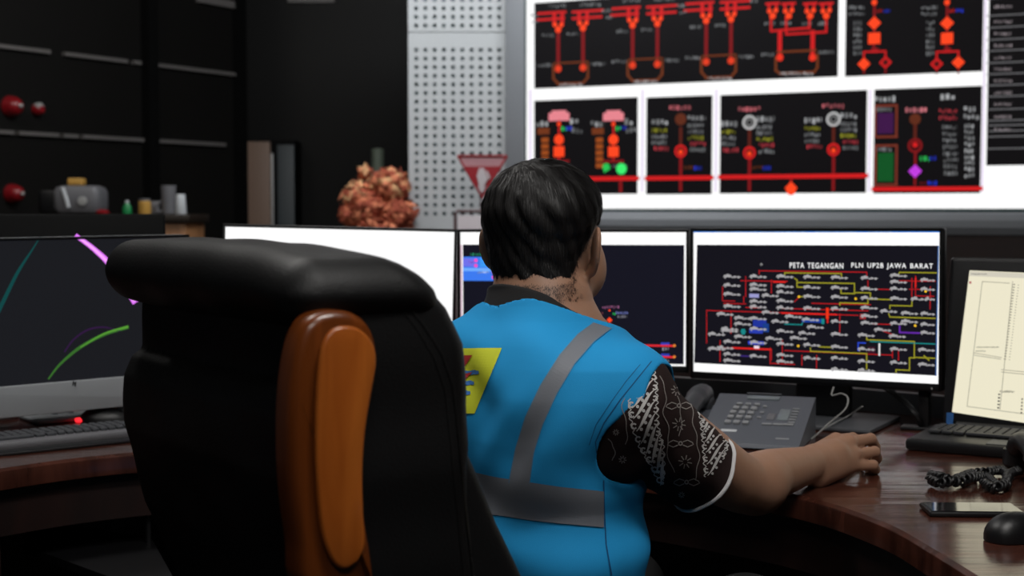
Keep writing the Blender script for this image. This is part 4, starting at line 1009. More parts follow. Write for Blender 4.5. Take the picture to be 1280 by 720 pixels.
mc = PZ(133, 520, DZ + .012); mouse('mouse', 'black mouse glowing red behind the keyboard at the left', mc[:2], .35, .11, .06, .032, True)
mc = PZ(1272, 660, DZ + .015); mouse('mouse', 'black mouse at the lower right corner of the desk, in front of the smartphone', mc[:2], .55, .11, .062, .038)
cable('mouse_cable', [PZ(-30, 526, .756), PZ(10, 522, .757), PZ(40, 516, .757), PZ(60, 512, .758), PZ(80, 509, .757)], .0035, 'silver', 'pale cable curving on the desk below the silver chin')

# ------------------------------------------------------------ laptop
a = unit([.86, -.51, 0]); b = unit([.51, .86, 0]); F = PZ(1131, 563, DZ); H0 = F + b * .225
LW = .40
t = thing('laptop', 'black laptop with a pale cream document screen at the right edge of the desk', 'laptop', F + a * .2 + b * .13)
mb = MB(); mb.obox(F + a * LW / 2 + b * .1125 + np.array([0, 0, .012]), (a, b, (0, 0, 1)), (LW / 2, .1125, .0115), .006); mb.build('base', mt['black_plastic'], t)
keyboard('', '', (F + a * (LW / 2 - .005) + b * .135)[:2], math.atan2(a[1], a[0]), 0, 0, rows=6, cols=20, parent=t, z=DZ + .0235, mkey='laptop_key', key=.0135, gap=.0175)
mb = MB(); mb.obox(F + a * LW / 2 + b * .038 + np.array([0, 0, .0242]), (a, b, (0, 0, 1)), (.05, .03, .0008), .0004); mb.build('touchpad', mt['dark_grey_plastic'], t)
hb = H0 + np.array([0, 0, .022]); TLc = P(1197, 322, 2.95)
up = unit((TLc - hb) - a * np.dot(TLc - hb, a)); HH = np.linalg.norm(TLc - hb); nn_ = unit(np.cross(a, up)); nn_ = nn_ if np.dot(nn_, CAMP - hb) > 0 else -nn_
sk = np.dot(TLc - hb, a)
hb2 = hb + a * sk * .5
print('laptop', HH, sk)
mb = MB(); mb.obox(hb2 + a * LW / 2 + up * HH / 2 - nn_ * .008, (a, up, nn_), (LW / 2, HH / 2, .009), .008); mb.build('lid', mt['black_plastic'], t)
mb = MB(); mb.tube([hb2 + a * .03, hb2 + a * (LW - .03)], .010, 12); mb.build('hinge', mt['black_plastic'], t)
D = Draw(hb2 + nn_ * .0012, a, up)
sc_ = [(1212, 338), (1330, 343), (1330, 536), (1190, 515)]
D.lev = 0; D.quad(sc_, (232, 226, 200), 0)
D.lev = .0003
D.quad([(1213, 339), (1330, 344), (1330, 350), (1212, 345)], (205, 200, 184), 1)
def ll(x0, y0, x1, y1, c=(150, 146, 130), wd=.8): D.line([(x0, y0), (x1, y1)], wd, c, 2, False)
ll(1228, 352, 1209, 508); ll(1228, 352, 1262, 354); ll(1217, 441, 1252, 447); ll(1218, 444, 1251, 449); ll(1266, 352, 1250, 512); ll(1209, 508, 1330, 524); ll(1252, 462, 1330, 470); ll(1252, 465, 1330, 473)
ll(1213, 353, 1213.1, 353.5, (170, 90, 90), 2.5)
for i in range(28): D.rect(1266.5 - i * .42, 355 + i * 3.45, 1269 - i * .42, 356.3 + i * 3.45, (130, 126, 112), 2); D.rect(1272.5 - i * .42, 356 + i * 3.45, 1274 - i * .42, 357 + i * 3.45, (150, 146, 130), 2)
D.marks(1221, 433, 28, 2, (120, 116, 100)); D.marks(1220, 438, 12, 2, (120, 116, 100)); D.marks(1214, 342, 20, 1.5, (120, 116, 110)); D.marks(1250, 488, 18, 3, (90, 90, 80))
for i in range(5): D.rect(1248 - i * .3, 492 + i * 4.2, 1250.5 - i * .3, 494 + i * 4.2, (70, 70, 66), 2); D.rect(1277 - i * .3, 498 + i * 4.2, 1279 - i * .3, 500 + i * 4.2, (70, 70, 66), 2)
D.build('screen', t)
mb = MB(); q = PPL(1185, 523, hb2 + nn_ * .0015, nn_); mb.obox(q + a * .004, (a, up, nn_), (.007, .012, .0006)); mb.build('sticker', mt['blue_sticker'], t)

# ------------------------------------------------------------ telephone
B_ = PZ(998, 566, DZ); u = unit([-.94, .34, 0]); v = unit([.34, .94, 0])
t = thing('desk_telephone', 'dark grey office telephone with keypad and handset, behind the man\'s forearm', 'telephone', B_ + u * .12 + v * .12)
tW = .20; tD = .235; fz = .011; bz = .078
def ph(x, y, z): return B_ + u * x + v * y + np.array([0, 0, z])
def wedge(mb, x0, x1, y0, y1, z0f, z0b, f0, f1, bev=.004):
    pf = [(y0 + bev, 0.001), (y0, .004), (y0 + .004, f0 - bev), (y0 + bev + .004, f0), (y1 - bev, f1), (y1, f1 - bev), (y1, 0.001)]
    mb.prism([ph(x0, y, z) for y, z in pf], u * (x1 - x0))
mb = MB(); wedge(mb, 0, tW, 0, tD, 0, 0, fz, bz); mb.build('body', mt['phone_body'], t, smooth=False)
pt = unit(v * (tD - .012) + np.array([0, 0, bz - fz])); pn = unit(np.cross(u, pt)); pn = pn if pn[2] > 0 else -pn
pp0 = ph(0, .008, fz)
def onp(px, py): return PPL(px, py, pp0, pn)
def pbox(name, x0, y0, x1, y1, h, mat, lab=None):
    """x0,y0 - x1,y1: opposite corners in the photo"""
    A = onp(x0, y0); E = onp(x1, y1); c = (A + E) / 2; du = abs(np.dot(E - A, u)) / 2; dv = abs(np.dot(E - A, pt)) / 2
    mb = MB(); mb.obox(c + pn * (h / 2 - .0008), (u, pt, pn), (max(du, .002), max(dv, .002), h / 2 + .0008), .0012); o = mb.build(name, mt[mat], t)
    if lab: tag(o, lab)
c_ = lambda x, y: (860 + x / 6.544, 470 + y / 6.544)
def pkey(x, y, w, h, name='key', mat='grey_key', hh=.003):
    px, py = c_(x, y); A = onp(px, py); mb = MB(); mb.obox(A + pn * hh / 2, (u, pt, pn), (w / 2, h / 2, hh / 2 + .0005), .001); return mb.build(name, mt[mat], t)
o = pkey(620, 185, .066, .016, 'display', 'lcd', .003)
pkey(625, 158, .072, .006, 'display_hood', 'dark_grey_plastic', .004)
for r, (x0, y0) in enumerate(((422, 238), (398, 270), (375, 306), (355, 343), (335, 385))):
    for c in range(3): pkey(x0 + c * 72 - r * 2, y0 + c * 3, .0125 if r else .011, .0115 if r else .007, hh=.005)
for x, y in ((630, 255), (605, 305), (580, 345)): pkey(x, y, .008, .006)
for x, y in ((645, 400), (735, 403), (820, 405)): pkey(x, y, .020, .006)
o = pkey(785, 320, .022, .052, 'contact_card', 'lcd', .001)
pkey(680, 335, .016, .030, 'label_card', 'mid_grey', .001)
for k in range(6): pkey(885 - k * 8, 278 + k * 22, .014, .004)
o = pkey(333, 447, .032, .010, 'paper_label', 'white_plastic', .0008); 
pkey(770, 515, .026, .006, 'name_plate', 'grey_key', .0006)
# cradle and handset
mb = MB(); wedge(mb, tW, tW + .062, .01, tD, 0, 0, .012, .052); mb.build('cradle', mt['phone_body'], t, smooth=False)
mb = MB(); x = tW + .036
pts = [ph(x, y, z) for y, z in ((.005, .026), (.02, .036), (.06, .050), (.12, .066), (.18, .074), (.225, .074), (.24, .064))]
mb.tube(spline(pts, 5), [0.014] * 3 + [.0235] * 4 + [.020] * 12 + [.0235] * 8 + [.02] * 4, 14)
mb.obox(ph(x, .022, .03), (u, pt, pn), (.024, .022, .014), .01); mb.obox(ph(x, .218, .06), (u, pt, pn), (.024, .024, .016), .01)
hs = mb.build('handset', mt['dark_grey_plastic'], t, angle=60)

# coiled cord in a loose knot, smartphone
def helix(path, R, r, pitch, phase=0, n=9):
    path = spline(path, 30); out = []; s = 0; up = np.array([0, 0, 1.0])
    for i in range(len(path) - 1):
        tt = unit(path[i + 1] - path[i]); L_ = np.linalg.norm(path[i + 1] - path[i]); a_ = unit(np.cross(tt, up)); b_ = np.cross(a_, tt); k = max(1, int(L_ / (pitch / n)))
        for j in range(k):
            th = 2 * PI * (s + L_ * j / k) / pitch + phase; out.append(path[i] + (path[i + 1] - path[i]) * j / k + (a_ * math.cos(th) + b_ * math.sin(th)) * R)
        s += L_
    return out
t = thing('coiled_cord', 'black coiled telephone cord lying twisted in front of the laptop', 'cord', PZ(1215, 600, DZ))
zc = DZ + .0105
for k, path in enumerate(([PZ(1162, 599, zc), PZ(1175, 604, zc), PZ(1195, 599, zc + .003), PZ(1215, 592, zc), PZ(1235, 590, zc + .004), PZ(1252, 588, zc), PZ(1262, 596, zc)],
                          [PZ(1164, 594, zc + .004), PZ(1180, 597, zc + .007), PZ(1198, 603, zc), PZ(1214, 597, zc + .006), PZ(1232, 596, zc), PZ(1246, 606, zc), PZ(1262, 606, zc)],
                          [PZ(1230, 604, zc), PZ(1242, 610, zc), PZ(1256, 604, zc + .004), PZ(1262, 592, zc + .004), PZ(1275, 588, zc)])):
    mb = MB(); mb.tube(helix(path, .0062, .0022, .0105), .0031, 7); mb.build('coil', mt['black_plastic'], t, angle=60)
q = PZ(1302, 606, DZ)
t = thing('handset', 'black handset cut off by the right edge, beside the coiled cord', 'handset', q)
mb = MB(); mb.tube(spline([q + np.array([0, 0, .03]), q + np.array([.0, .05, .052]), q + np.array([.01, .12, .055]), q + np.array([.02, .17, .03])], 5), [.022] * 4 + [.017] * 8 + [.022] * 4, 14); mb.build('grip', mt['black_plastic'], t, angle=60)
for dq in ((0, 0, .002), (.02, .17, .002)):
    mb = MB(); mb.lathe(q + np.array(dq), [(.024, 0), (.027, .004), (.026, .03), (.015, .036), (.001, .037)], n=20); mb.build('ear_cup', mt['black_plastic'], t)
cn = [PZ(1157, 641, .76), PZ(1259, 642, .76), PZ(1272, 625, .76), PZ(1170, 624.5, .76)]
cc = sum(cn) / 4; a_ = unit(cn[1] - cn[0]); b_ = np.array([-a_[1], a_[0], 0])
t = thing('smartphone', 'black smartphone lying face up on the desk between the cord and the mouse', 'phone', (cc[0], cc[1], DZ))
mb = MB(); mb.obox((cc[0], cc[1], DZ + .0045), (a_, b_, (0, 0, 1)), (.072, .036, .004), .0035); mb.build('body', mt['black_plastic'], t)
mb = MB(); mb.obox((cc[0], cc[1], DZ + .0088), (a_, b_, (0, 0, 1)), (.068, .0325, .0004)); mb.build('glass', M('phone glass', (8, 8, 10), .06, coat=.6), t)

# ============================================================ LEATHER CHAIR (seen from behind its right rear corner)
U = np.array([.583, -.812, 0]); Wf = np.array([.812, .583, 0]); O0 = np.array([-.336, 1.57, 0])
ch = thing('office_chair', 'high-backed black leather chair with a honey wood side strip, in the foreground', 'chair', O0 + Wf * .3)
def sh(z): return np.interp(z, [.55, .65, .75, .85, .95, 1.2], [.13, .10, .062, .022, 0, 0])
def loc3(p):
    q = p - O0; z = p[:, 2]; return q @ U, q @ Wf - sh(z), z
def Fback(p):
    u_, w_, z = loc3(p); hw = np.interp(z, [.5, .75, .95, 1.15], [.215, .245, .262, .262])
    wr = np.interp(z, [.5, .75, .98, 1.012, 1.034, 1.044, 1.12, 1.2], [.004, -.016, -.020, -.019, -.010, .004, .008, .016])   # rear face: lower pad bulges
    wr = wr + .010 * np.clip((u_ / .26) ** 2, 0, 1.3)
    wf = np.interp(z, [.5, .70, .824, .9, .97, 1.03, 1.077, 1.114, 1.15], [.15, .15, .168, .178, .185, .185, .178, .160, .126])
    zc_, zh = .83, .335
    cu = np.abs(u_) - hw; cw = np.maximum(wr - w_, w_ - wf); cz_ = np.abs(z - zc_) - zh; r = .035
    q = np.stack([cu + r, cw + r, cz_ + r], 1)
    return np.linalg.norm(np.maximum(q, 0), axis=1) + np.minimum(q.max(1), 0) - r + .0012 * np.sin(z * 55 + u_ * 9) * np.sin(u_ * 31)
def chair_part(name, F, h, mat='leather', lo=(-.30, -.08, .48), hi=(.32, .40, 1.22), parent=None):
    cs = np.array([O0 + U * a + Wf * b for a in (lo[0], hi[0]) for b in (lo[1], hi[1])])
    L_ = np.array([cs[:, 0].min(), cs[:, 1].min(), lo[2]]) - .01; H_ = np.array([cs[:, 0].max(), cs[:, 1].max(), hi[2]]) + .01
    vs, fs = surfnet(F, L_, H_, h); return mesh_obj(name, vs, fs, mt[mat], parent or ch), vs, fs
back_o, bvs, bfs = chair_part('backrest', Fback, .006)
def Fhead(p):
    u_, w_, z = loc3(p); zt_ = 1.182 - .010 * np.abs((u_ + .05) / .27) ** 3
    droop = np.interp(u_, [-.27, -.1, .05, .27], [1.106, 1.100, 1.100, 1.100])
    zc_ = (zt_ + droop) / 2; zh = (zt_ - droop) / 2; wc, wh = .037, .074
    cu = np.where(u_ > 0, u_ - .272, -u_ - .258); cw = np.maximum(-.037 - w_, w_ - np.interp(z, [1.08, 1.114, 1.15, 1.18], [.172, .156, .13, .10])); cz_ = np.abs(z - zc_) - zh; r = .041
    q = np.stack([cu + r, cw + r, cz_ + r], 1)
    return np.linalg.norm(np.maximum(q, 0), axis=1) + np.minimum(q.max(1), 0) - r + .0015 * np.sin(u_ * 47 + z * 20) * np.sin(w_ * 40)
head_o, _, _ = chair_part('headrest', Fhead, .0055, lo=(-.3, -.06, 1.04), hi=(.3, .18, 1.2))
def Fbol(p):   # front padding that comes further forward towards the seat
    u_, w_, z = p[:, 0], p[:, 1], p[:, 2]; q0 = p - O0; u_ = q0 @ U; w_ = q0 @ Wf
    wf = np.interp(z, [.45, .70, .76, .824, .88, .93, .965, .985], [.40, .335, .30, .266, .236, .214, .196, .17]); wr = wf - .12
    cu = np.abs(u_) - .235; cw = np.maximum(wr - w_, w_ - wf); cz_ = np.abs(z - .735) - .25; r = .03
    q = np.stack([cu + r, cw + r, cz_ + r], 1)
    return np.linalg.norm(np.maximum(q, 0), axis=1) + np.minimum(q.max(1), 0) - r
chair_part('lumbar_cushion', Fbol, .008, lo=(-.27, .05, .46), hi=(.27, .44, 1.02))
# piping seam on the side
cb = bvh_of(bvs, bfs)
mb = MB(); ribbon(mb, [(500, 372), (527, 402), (552, 440), (566, 480), (572, 540), (580, 620), (590, 719)], 1.6, cb, .0015); mb.build('seam', mt['leather_dark'], back_o)
mb = MB(); ribbon(mb, [(497, 380), (520, 408), (543, 446), (556, 484), (562, 540), (570, 620), (579, 719)], 1.2, cb, .0012); mb.build('seam', mt['leather_dark'], back_o)
# wooden strips on both sides, one in view
p0_ = O0 + U * .290
def sidep(px, py): return PPL(px, py, p0_, U)
outl = [(472, 740), (466, 690), (458, 640), (456, 590), (459, 540), (467, 490), (474, 450), (470, 420), (460, 402), (443, 391), (422, 388), (402, 392), (386, 404), (376, 425), (369, 455), (364, 500), (363, 560), (366, 620), (374, 680), (386, 740)]
o3 = [sidep(*p) for p in outl]
inn = [(446, 702), (455, 680), (453, 640), (452, 590), (455, 540), (463, 490), (469, 452), (464, 428), (450, 412), (432, 407), (415, 411), (404, 425), (398, 450), (394, 500), (393, 560), (396, 620), (402, 670), (415, 702), (430, 711)]
i3 = [PPL(*p, p0_ + U * .004, U) for p in inn]
for sgn in (1,):
    def mir(p): return p if sgn > 0 else p - U * 2 * np.dot(p - O0, U)
    mb = MB(); mb.prism([mir(q - U * .03) for q in spline(o3 + [o3[0]], 4)[:-1]], U * sgn * .03, .009); wst = mb.build('wooden_strip', mt['orange_wood'], ch, angle=50)
    mb = MB(); mb.prism([mir(q) for q in spline(i3 + [i3[0]], 4)[:-1]], U * sgn * .004, .0035); mb.build('raised_panel', mt['orange_wood_light'], wst, angle=50)
# seat, arms, lift and base (below the frame)
def Fseat(p):
    q0 = p - O0; u_ = q0 @ U; w_ = q0 @ Wf; top = .50 - .02 * np.cos(u_ * 6) * 0
    q = np.stack([np.abs(u_) - .26, np.abs(w_ - .37) - .26, np.abs(p[:, 2] - .415) - .055], 1) + .04
    return np.linalg.norm(np.maximum(q, 0), axis=1) + np.minimum(q.max(1), 0) - .04
chair_part('seat', Fseat, .01, lo=(-.3, .08, .36), hi=(.3, .66, .54))
for sgn in (1, -1):
    mb = MB(); b0 = O0 + U * sgn * .29
    mb.tube(spline([b0 + Wf * .22 + np.array([0, 0, .40]), b0 + Wf * .2 + np.array([0, 0, .55]), b0 + Wf * .24 + np.array([0, 0, .635]), b0 + Wf * .40 + np.array([0, 0, .64]), b0 + Wf * .47 + np.array([0, 0, .55]), b0 + Wf * .45 + np.array([0, 0, .40])], 6), .016, 10); mb.build('armrest', mt['orange_wood'], ch)
S0 = O0 + Wf * .37
mb = MB(); mb.lathe(S0, [(.03, .07), (.03, .2), (.02, .2), (.02, .36), (.08, .37), (.09, .39), (.001, .39)], n=20); mb.build('gas_lift', mt['chrome'], ch)
for k in range(5):
    an = 2 * PI * k / 5 + .3; d = np.array([math.cos(an), math.sin(an), 0])
    mb = MB(); mb.tube([S0 + d * .02 + np.array([0, 0, .10]), S0 + d * .15 + np.array([0, 0, .095]), S0 + d * .30 + np.array([0, 0, .07])], [.026, .022, .015], 10); lg = mb.build('leg', mt['black_plastic'], ch)
    mb = MB(); mb.lathe(S0 + d * .30 + np.array([0, 0, .027]) + np.cross(d, (0, 0, 1)) * -.02, [(.02, 0), (.026, .004), (.026, .036), (.02, .04)], np.cross(d, (0, 0, 1)), 18); mb.build('caster', mt['black_plastic'], lg)

# ============================================================ PERSON
per = thing('person', 'person in a blue vest over a batik shirt, seen from behind, reaching over the desk', 'person', (.03, 2.03, 0))
TH = math.radians(45); TC = np.array([.035, 2.07, 0])
Rb = np.array([math.cos(TH), -math.sin(TH), 0]); Fb = np.array([math.sin(TH), math.cos(TH), 0])
def body(p):
    q = p - TC; return q @ Rb, q @ Fb, p[:, 2]
def bp(x, y, z): return TC + Rb * x + Fb * y + np.array([0, 0, z])
ZP = [.48, .55, .70, .80, .90, .96, 1.00, 1.03, 1.06, 1.085, 1.12]
AP = [.17, .172, .158, .155, .166, .176, .166, .132, .092, .070, .058]
BP = [.14, .142, .134, .131, .128, .120, .110, .098, .082, .072, .060]
CYP = [-.05, -.03, -.015, -.01, -.005, .0, .005, .006, .008, .012, .02]
SHR = bp(.167, .0, .948); SHL = bp(-.178, .01, .965)
ELR = P(926, 604, 2.17); WRR = P(1020, 578, 2.395)
ELL = bp(-.26, .17, .80); WRL = bp(-.02, .36, .80)
def Ftorso(p):
    x, y, z = body(p); a = np.interp(z, ZP, AP); b = np.interp(z, ZP, BP); c = np.interp(z, ZP, CYP)
    e = 2.35; k = ((np.abs(x) / a) ** e + (np.abs(y - c) / b) ** e) ** (1 / e)
    d = (k - 1) * np.minimum(a, b) * .95
    d = smax(d, .485 - z, .03); d = smax(d, z - 1.11, .02)
    for S_ in (SHR, SHL): d = smin(d, np.linalg.norm(p - S_, axis=1) - .062, .05)
    for sg in (-1, 1): d = smin(d, ell(np.stack([x - sg * .075, y + .085, z - .93], 1), (0, 0, 0), (.08, .05, .10)), .05)
    return d
HH_ = math.radians(31); HC = np.array([.052, 2.118, 1.169])
Rh = np.array([math.cos(HH_), -math.sin(HH_), 0]); Fh = np.array([math.sin(HH_), math.cos(HH_), 0])
TILT = math.radians(6)
Uh = np.array([0, 0, 1.0]) * math.cos(TILT) + Fh * math.sin(TILT); Fh2 = Fh * math.cos(TILT) - np.array([0, 0, 1.0]) * math.sin(TILT)
def hl(p):
    q = p - HC; return np.stack([q @ Rh, q @ Fh2, q @ Uh], 1)
def hw_(x, y, z): return HC + Rh * x + Fh2 * y + Uh * z
def Fskull(q):
    d = ell(q, (0, -.012, .032), (.074, .090, .076))
    d = smin(d, ell(q, (0, .030, -.030), (.066, .062, .076)), .03)
    for sg in (-1, 1):
        d = smin(d, ell(q, (sg * .040, .046, -.040), (.033, .034, .042)), .02)
        d = smax(d, -ell(q, (sg * .031, .098, .006), (.016, .012, .010)), .012)
        d = smin(d, ell(q, (sg * .031, .083, .005), (.0125, .0115, .0115)), .003)
    d = smin(d, ell(q, (0, .074, -.092), (.024, .022, .018)), .02)
    d = smin(d, cone(q, (0, .088, .010), (0, .108, -.022), .007, .011), .01)
    for sg in (-1, 1): d = smin(d, np.linalg.norm(q - np.array([sg * .012, .098, -.026]), axis=1) - .008, .006)
    d = smin(d, ell(q, (0, .091, -.051), (.023, .009, .0055)), .005); d = smin(d, ell(q, (0, .089, -.060), (.020, .009, .006)), .004)
    return d
def Fear(q):
    d = None
    for sg in (-1, 1):
        e = np.stack([(q[:, 0] * sg - .076), q[:, 1] + .008, q[:, 2] + .017], 1)
        an = math.radians(38); ex = e[:, 0] * math.cos(an) + e[:, 1] * math.sin(an); ey = -e[:, 0] * math.sin(an) + e[:, 1] * math.cos(an)
        l = np.stack([ex, ey, e[:, 2]], 1); l[:, 1] += .006 * (l[:, 2] / .03)   # rim plane tilts back
        # ear plate spans y/z, thin in x, pushed outward at its rear
        s = ell(l, (.008, -.010, .004), (.0065, .0205, .034))
        s = smax(s, -ell(l, (.0155, -.008, .006), (.0075, .0130, .022)), .003)
        s = smin(s, ell(l, (.006, -.004, -.022), (.006, .009, .011)), .006)
        d = s if d is None else np.minimum(d, s)
    return d
NB = bp(0, .015, 1.045)
def Fneck(p): 
    d = cone(p, NB, hw_(0, -.028, -.035), .061, .062)
    return d
# hand: wrist, knuckles and finger joints (index, middle, ring, little)
MCP = [P(1045, 551, 2.49), P(1060, 554, 2.470), P(1066, 569, 2.455), P(1061, 582, 2.44)]
PIP = [P(1066, 547.5, 2.545), P(1088, 549, 2.515), P(1093, 565, 2.49), P(1091, 581.5, 2.465)]
DIP = [P(1078, 558, 2.565), P(1094, 559, 2.54), P(1096, 573, 2.512), P(1094, 587, 2.487)]
TIP = [P(1080, 571, 2.560), P(1090, 572, 2.545), P(1091, 581, 2.52), P(1086, 589, 2.500)]
FR = [.0095, .0102, .0098, .0090]
TH_ = [P(1036, 566, 2.47), P(1048, 572, 2.535), P(1062, 577, 2.56), P(1073, 581, 2.555)]
def Fhand(p):
    d = cone(p, WRR, WRR * .5 + (MCP[1] + MCP[2]) * .25, .026, .024)
    palm = None
    for i in range(4):
        s = cone(p, WRR + (MCP[i] - MCP[1]) * .6, MCP[i], .021, .0145)
        palm = s if palm is None else smin(palm, s, .012)
    d = smin(d, palm, .015)
    f = None
    for i in range(4):
        s = smin(cone(p, MCP[i], PIP[i], FR[i] * 1.22, FR[i] * 1.02), cone(p, PIP[i], DIP[i], FR[i] * 1.04, FR[i] * .92), .003)
        s = smin(s, cone(p, DIP[i], TIP[i], FR[i] * .92, FR[i] * .80), .003)
        f = s if f is None else smin(f, s, .0015)
    d = smin(d, f, .006)
    th = smin(cone(p, TH_[0], TH_[1], .015, .012), smin(cone(p, TH_[1], TH_[2], .012, .0105), cone(p, TH_[2], TH_[3], .0105, .0085), .004), .004)
    return smin(d, th, .008)
# left hand resting on the desk in front of the body (mostly hidden)
LD = unit(bp(.12, .44, 0) - bp(-.02, .36, 0)); LN = np.array([-LD[1], LD[0], 0])
LH0 = np.array([WRL[0], WRL[1], .785])
def Flhand(p):
    d = None
    for i in range(4):
        o = (1.5 - i) * .019; m0 = LH0 + LD * .085 - LN * o + np.array([0, 0, .002 - .002 * abs(i - 1)])
        s = cone(p, LH0 - LN * o * .5, m0, .018, .0125); d = s if d is None else smin(d, s, .012)
    f = None
    for i in range(4):
        o = (1.5 - i) * .021; L_ = (.034, .038, .036, .028)[i]; m0 = LH0 + LD * .085 - LN * (1.5 - i) * .019 + np.array([0, 0, .002])
        m1 = m0 + LD * L_ - LN * (1.5 - i) * .002 + np.array([0, 0, .006]); m2 = m1 + LD * L_ * .65 + np.array([0, 0, -.012]); m3 = m2 + LD * L_ * .45 + np.array([0, 0, -.012])
        s = smin(cone(p, m0, m1, .0105, .0095), smin(cone(p, m1, m2, .0095, .0085), cone(p, m2, m3, .0085, .0075), .003), .003); f = s if f is None else smin(f, s, .0015)
    d = smin(d, f, .006)
    q0 = LH0 + LD * .02 - LN * .028
    return smin(d, smin(cone(p, q0, q0 + LD * .035 - LN * .022, .013, .011), cone(p, q0 + LD * .035 - LN * .022, q0 + LD * .065 - LN * .028, .0105, .009), .004), .008)
OLE = P(950, 608, 2.20)
def limb(p, pts, rr):
    d = None
    for i in range(len(pts) - 1):
        s = cone(p, pts[i], pts[i + 1], rr[i], rr[i + 1]); d = s if d is None else np.minimum(d, s)
    return d
ARM_PTS = spline([SHR, SHR * .45 + ELR * .55, ELR, ELR * .62 + WRR * .38, ELR * .25 + WRR * .75, WRR], 4)
ARM_R = np.interp(np.linspace(0, 5, len(ARM_PTS)), [0, 1, 2, 2.7, 4, 5], [.056, .050, .046, .044, .033, .0285])
def Farms(p):
    d = limb(p, ARM_PTS, ARM_R)
    d = smin(d, np.linalg.norm(p - OLE, axis=1) - .033, .035)
    l = smin(cone(p, SHL, ELL, .054, .043), cone(p, ELL, LH0, .042, .027), .025)
    return np.minimum(d, l)
HIP = bp(0, -.05, .56)
KN = [bp(.12, .36, .56), bp(-.14, .36, .56)]; AN = [bp(.13, .38, .10), bp(-.15, .38, .10)]
def Flegs(p):
    d = None
    for i, sg in enumerate((1, -1)):
        s = smin(cone(p, bp(sg * .09, -.03, .56), KN[i], .075, .058), cone(p, KN[i], AN[i], .055, .038), .03); d = s if d is None else np.minimum(d, s)
    return d
def Fbody(p):
    d = Ftorso(p); d = smin(d, Farms(p), .03); d = smin(d, Fneck(p), .025)
    q = hl(p); h_ = smin(Fskull(q), Fear(q), .006); d = smin(d, h_, .018)
    far = np.linalg.norm(p - (WRR + MCP[1]) / 2, axis=1)
    m = far < .16
    if m.any(): d[m] = smin(d[m], Fhand(p[m]), .012)
    m = np.linalg.norm(p - (LH0 + LD * .06), axis=1) < .17
    if m.any(): d[m] = smin(d[m], Flhand(p[m]), .012)
    return smin(d, Flegs(p), .03)
vs, fs = surfnet(Fbody, (-.32, 1.80, .04), (.66, 2.72, 1.31), .0034)
mesh_obj('body', vs, fs, mt['skin'], per); BODYB = (vs, fs)

# ---------------- shirt: sleeve, collar
def sleeve_axis(S_, C_, r0, r1): return lambda p: cone(p, S_, C_, r0, r1)
HEM = P(878, 592, 2.085); SD = unit(HEM - SHR)
HN = unit(np.array([.72, .42, -.55]))     # hem plane normal
def folds(p, A=.003): return A * (np.sin(p @ np.array([60, -25, 38.])) * .5 + np.sin(p @ np.array([-22, 48, 71.]) + 1.3) * .5 + .6 * np.sin(p @ np.array([95, 30, -60.]) + .5) * .5)
def Fsleeve(p):
    d = smin(cone(p, SHR + np.array([-.01, .0, .0]), HEM, .077, .060), np.linalg.norm(p - (SHR + np.array([.004, .004, .010])), axis=1) - .069, .02)
    d = smin(d, np.linalg.norm(p - (SHR + np.array([-.02, .015, -.052])), axis=1) - .060, .03)
    d = d + folds(p, .0025)
    return smax(d, (p - HEM) @ HN, .003)
vs, fs = surfnet(Fsleeve, np.minimum(SHR, HEM) - .11, np.maximum(SHR, HEM) + .11, .0028)
slv = mesh_obj('shirt_sleeve', vs, fs, mt['batik'], per); sb = bvh_of(vs, fs)
# hem ring
def ring_on(F, c, n, rmax=.12, steps=64, inset=0):
    a_ = unit(np.cross(n, (0, 0, 1))); b_ = np.cross(n, a_); out = []
    for k in range(steps):
        an = 2 * PI * k / steps; d_ = a_ * math.cos(an) + b_ * math.sin(an); rr = np.linspace(.01, rmax, 120); v = F(c + rr[:, None] * d_)
        i = np.argmax(v > 0); out.append(c + d_ * rr[i if v[i] > 0 else -1])
    return out
rg = ring_on(lambda p: cone(p, SHR, HEM, .077, .060) + folds(p, .0025), HEM - HN * .002, HN)
mb = MB(); mb.tube(rg + [rg[0], rg[1]], .0032, 8, cap=False); mb.build('white_hem', mt['hem'], slv)
# left sleeve
HEML = SHL + (ELL - SHL) * .62; HNL = unit(ELL - SHL)
Fsl = lambda p: smax(cone(p, SHL, HEML, .074, .062), (p - HEML) @ HNL, .003)
vs, fs = surfnet(Fsl, np.minimum(SHL, HEML) - .10, np.maximum(SHL, HEML) + .10, .005); mesh_obj('shirt_sleeve', vs, fs, mt['batik'], per)
# collar: a tapering stand round the neck, higher at the back
def Fcollar(p):
    d0 = np.minimum(cone(p, NB - np.array([0, 0, .03]), hw_(0, -.028, -.035), .086, .072), smin(Ftorso(p), Fneck(p), .03) - .0045)
    x, y, z = body(p)
    top = np.interp(y, [-.08, -.065, -.035, -.012, .03, .08], [1.119, 1.115, 1.096, 1.075, 1.052, 1.04])
    d = smax(d0, z - top, .004); d = smax(d, 1.02 - z, .01)
    return d
vs, fs = surfnet(Fcollar, NB - .13, NB + .13, .0032); mesh_obj('collar', vs, fs, mt['collar'], per); clb = bvh_of(vs, fs)

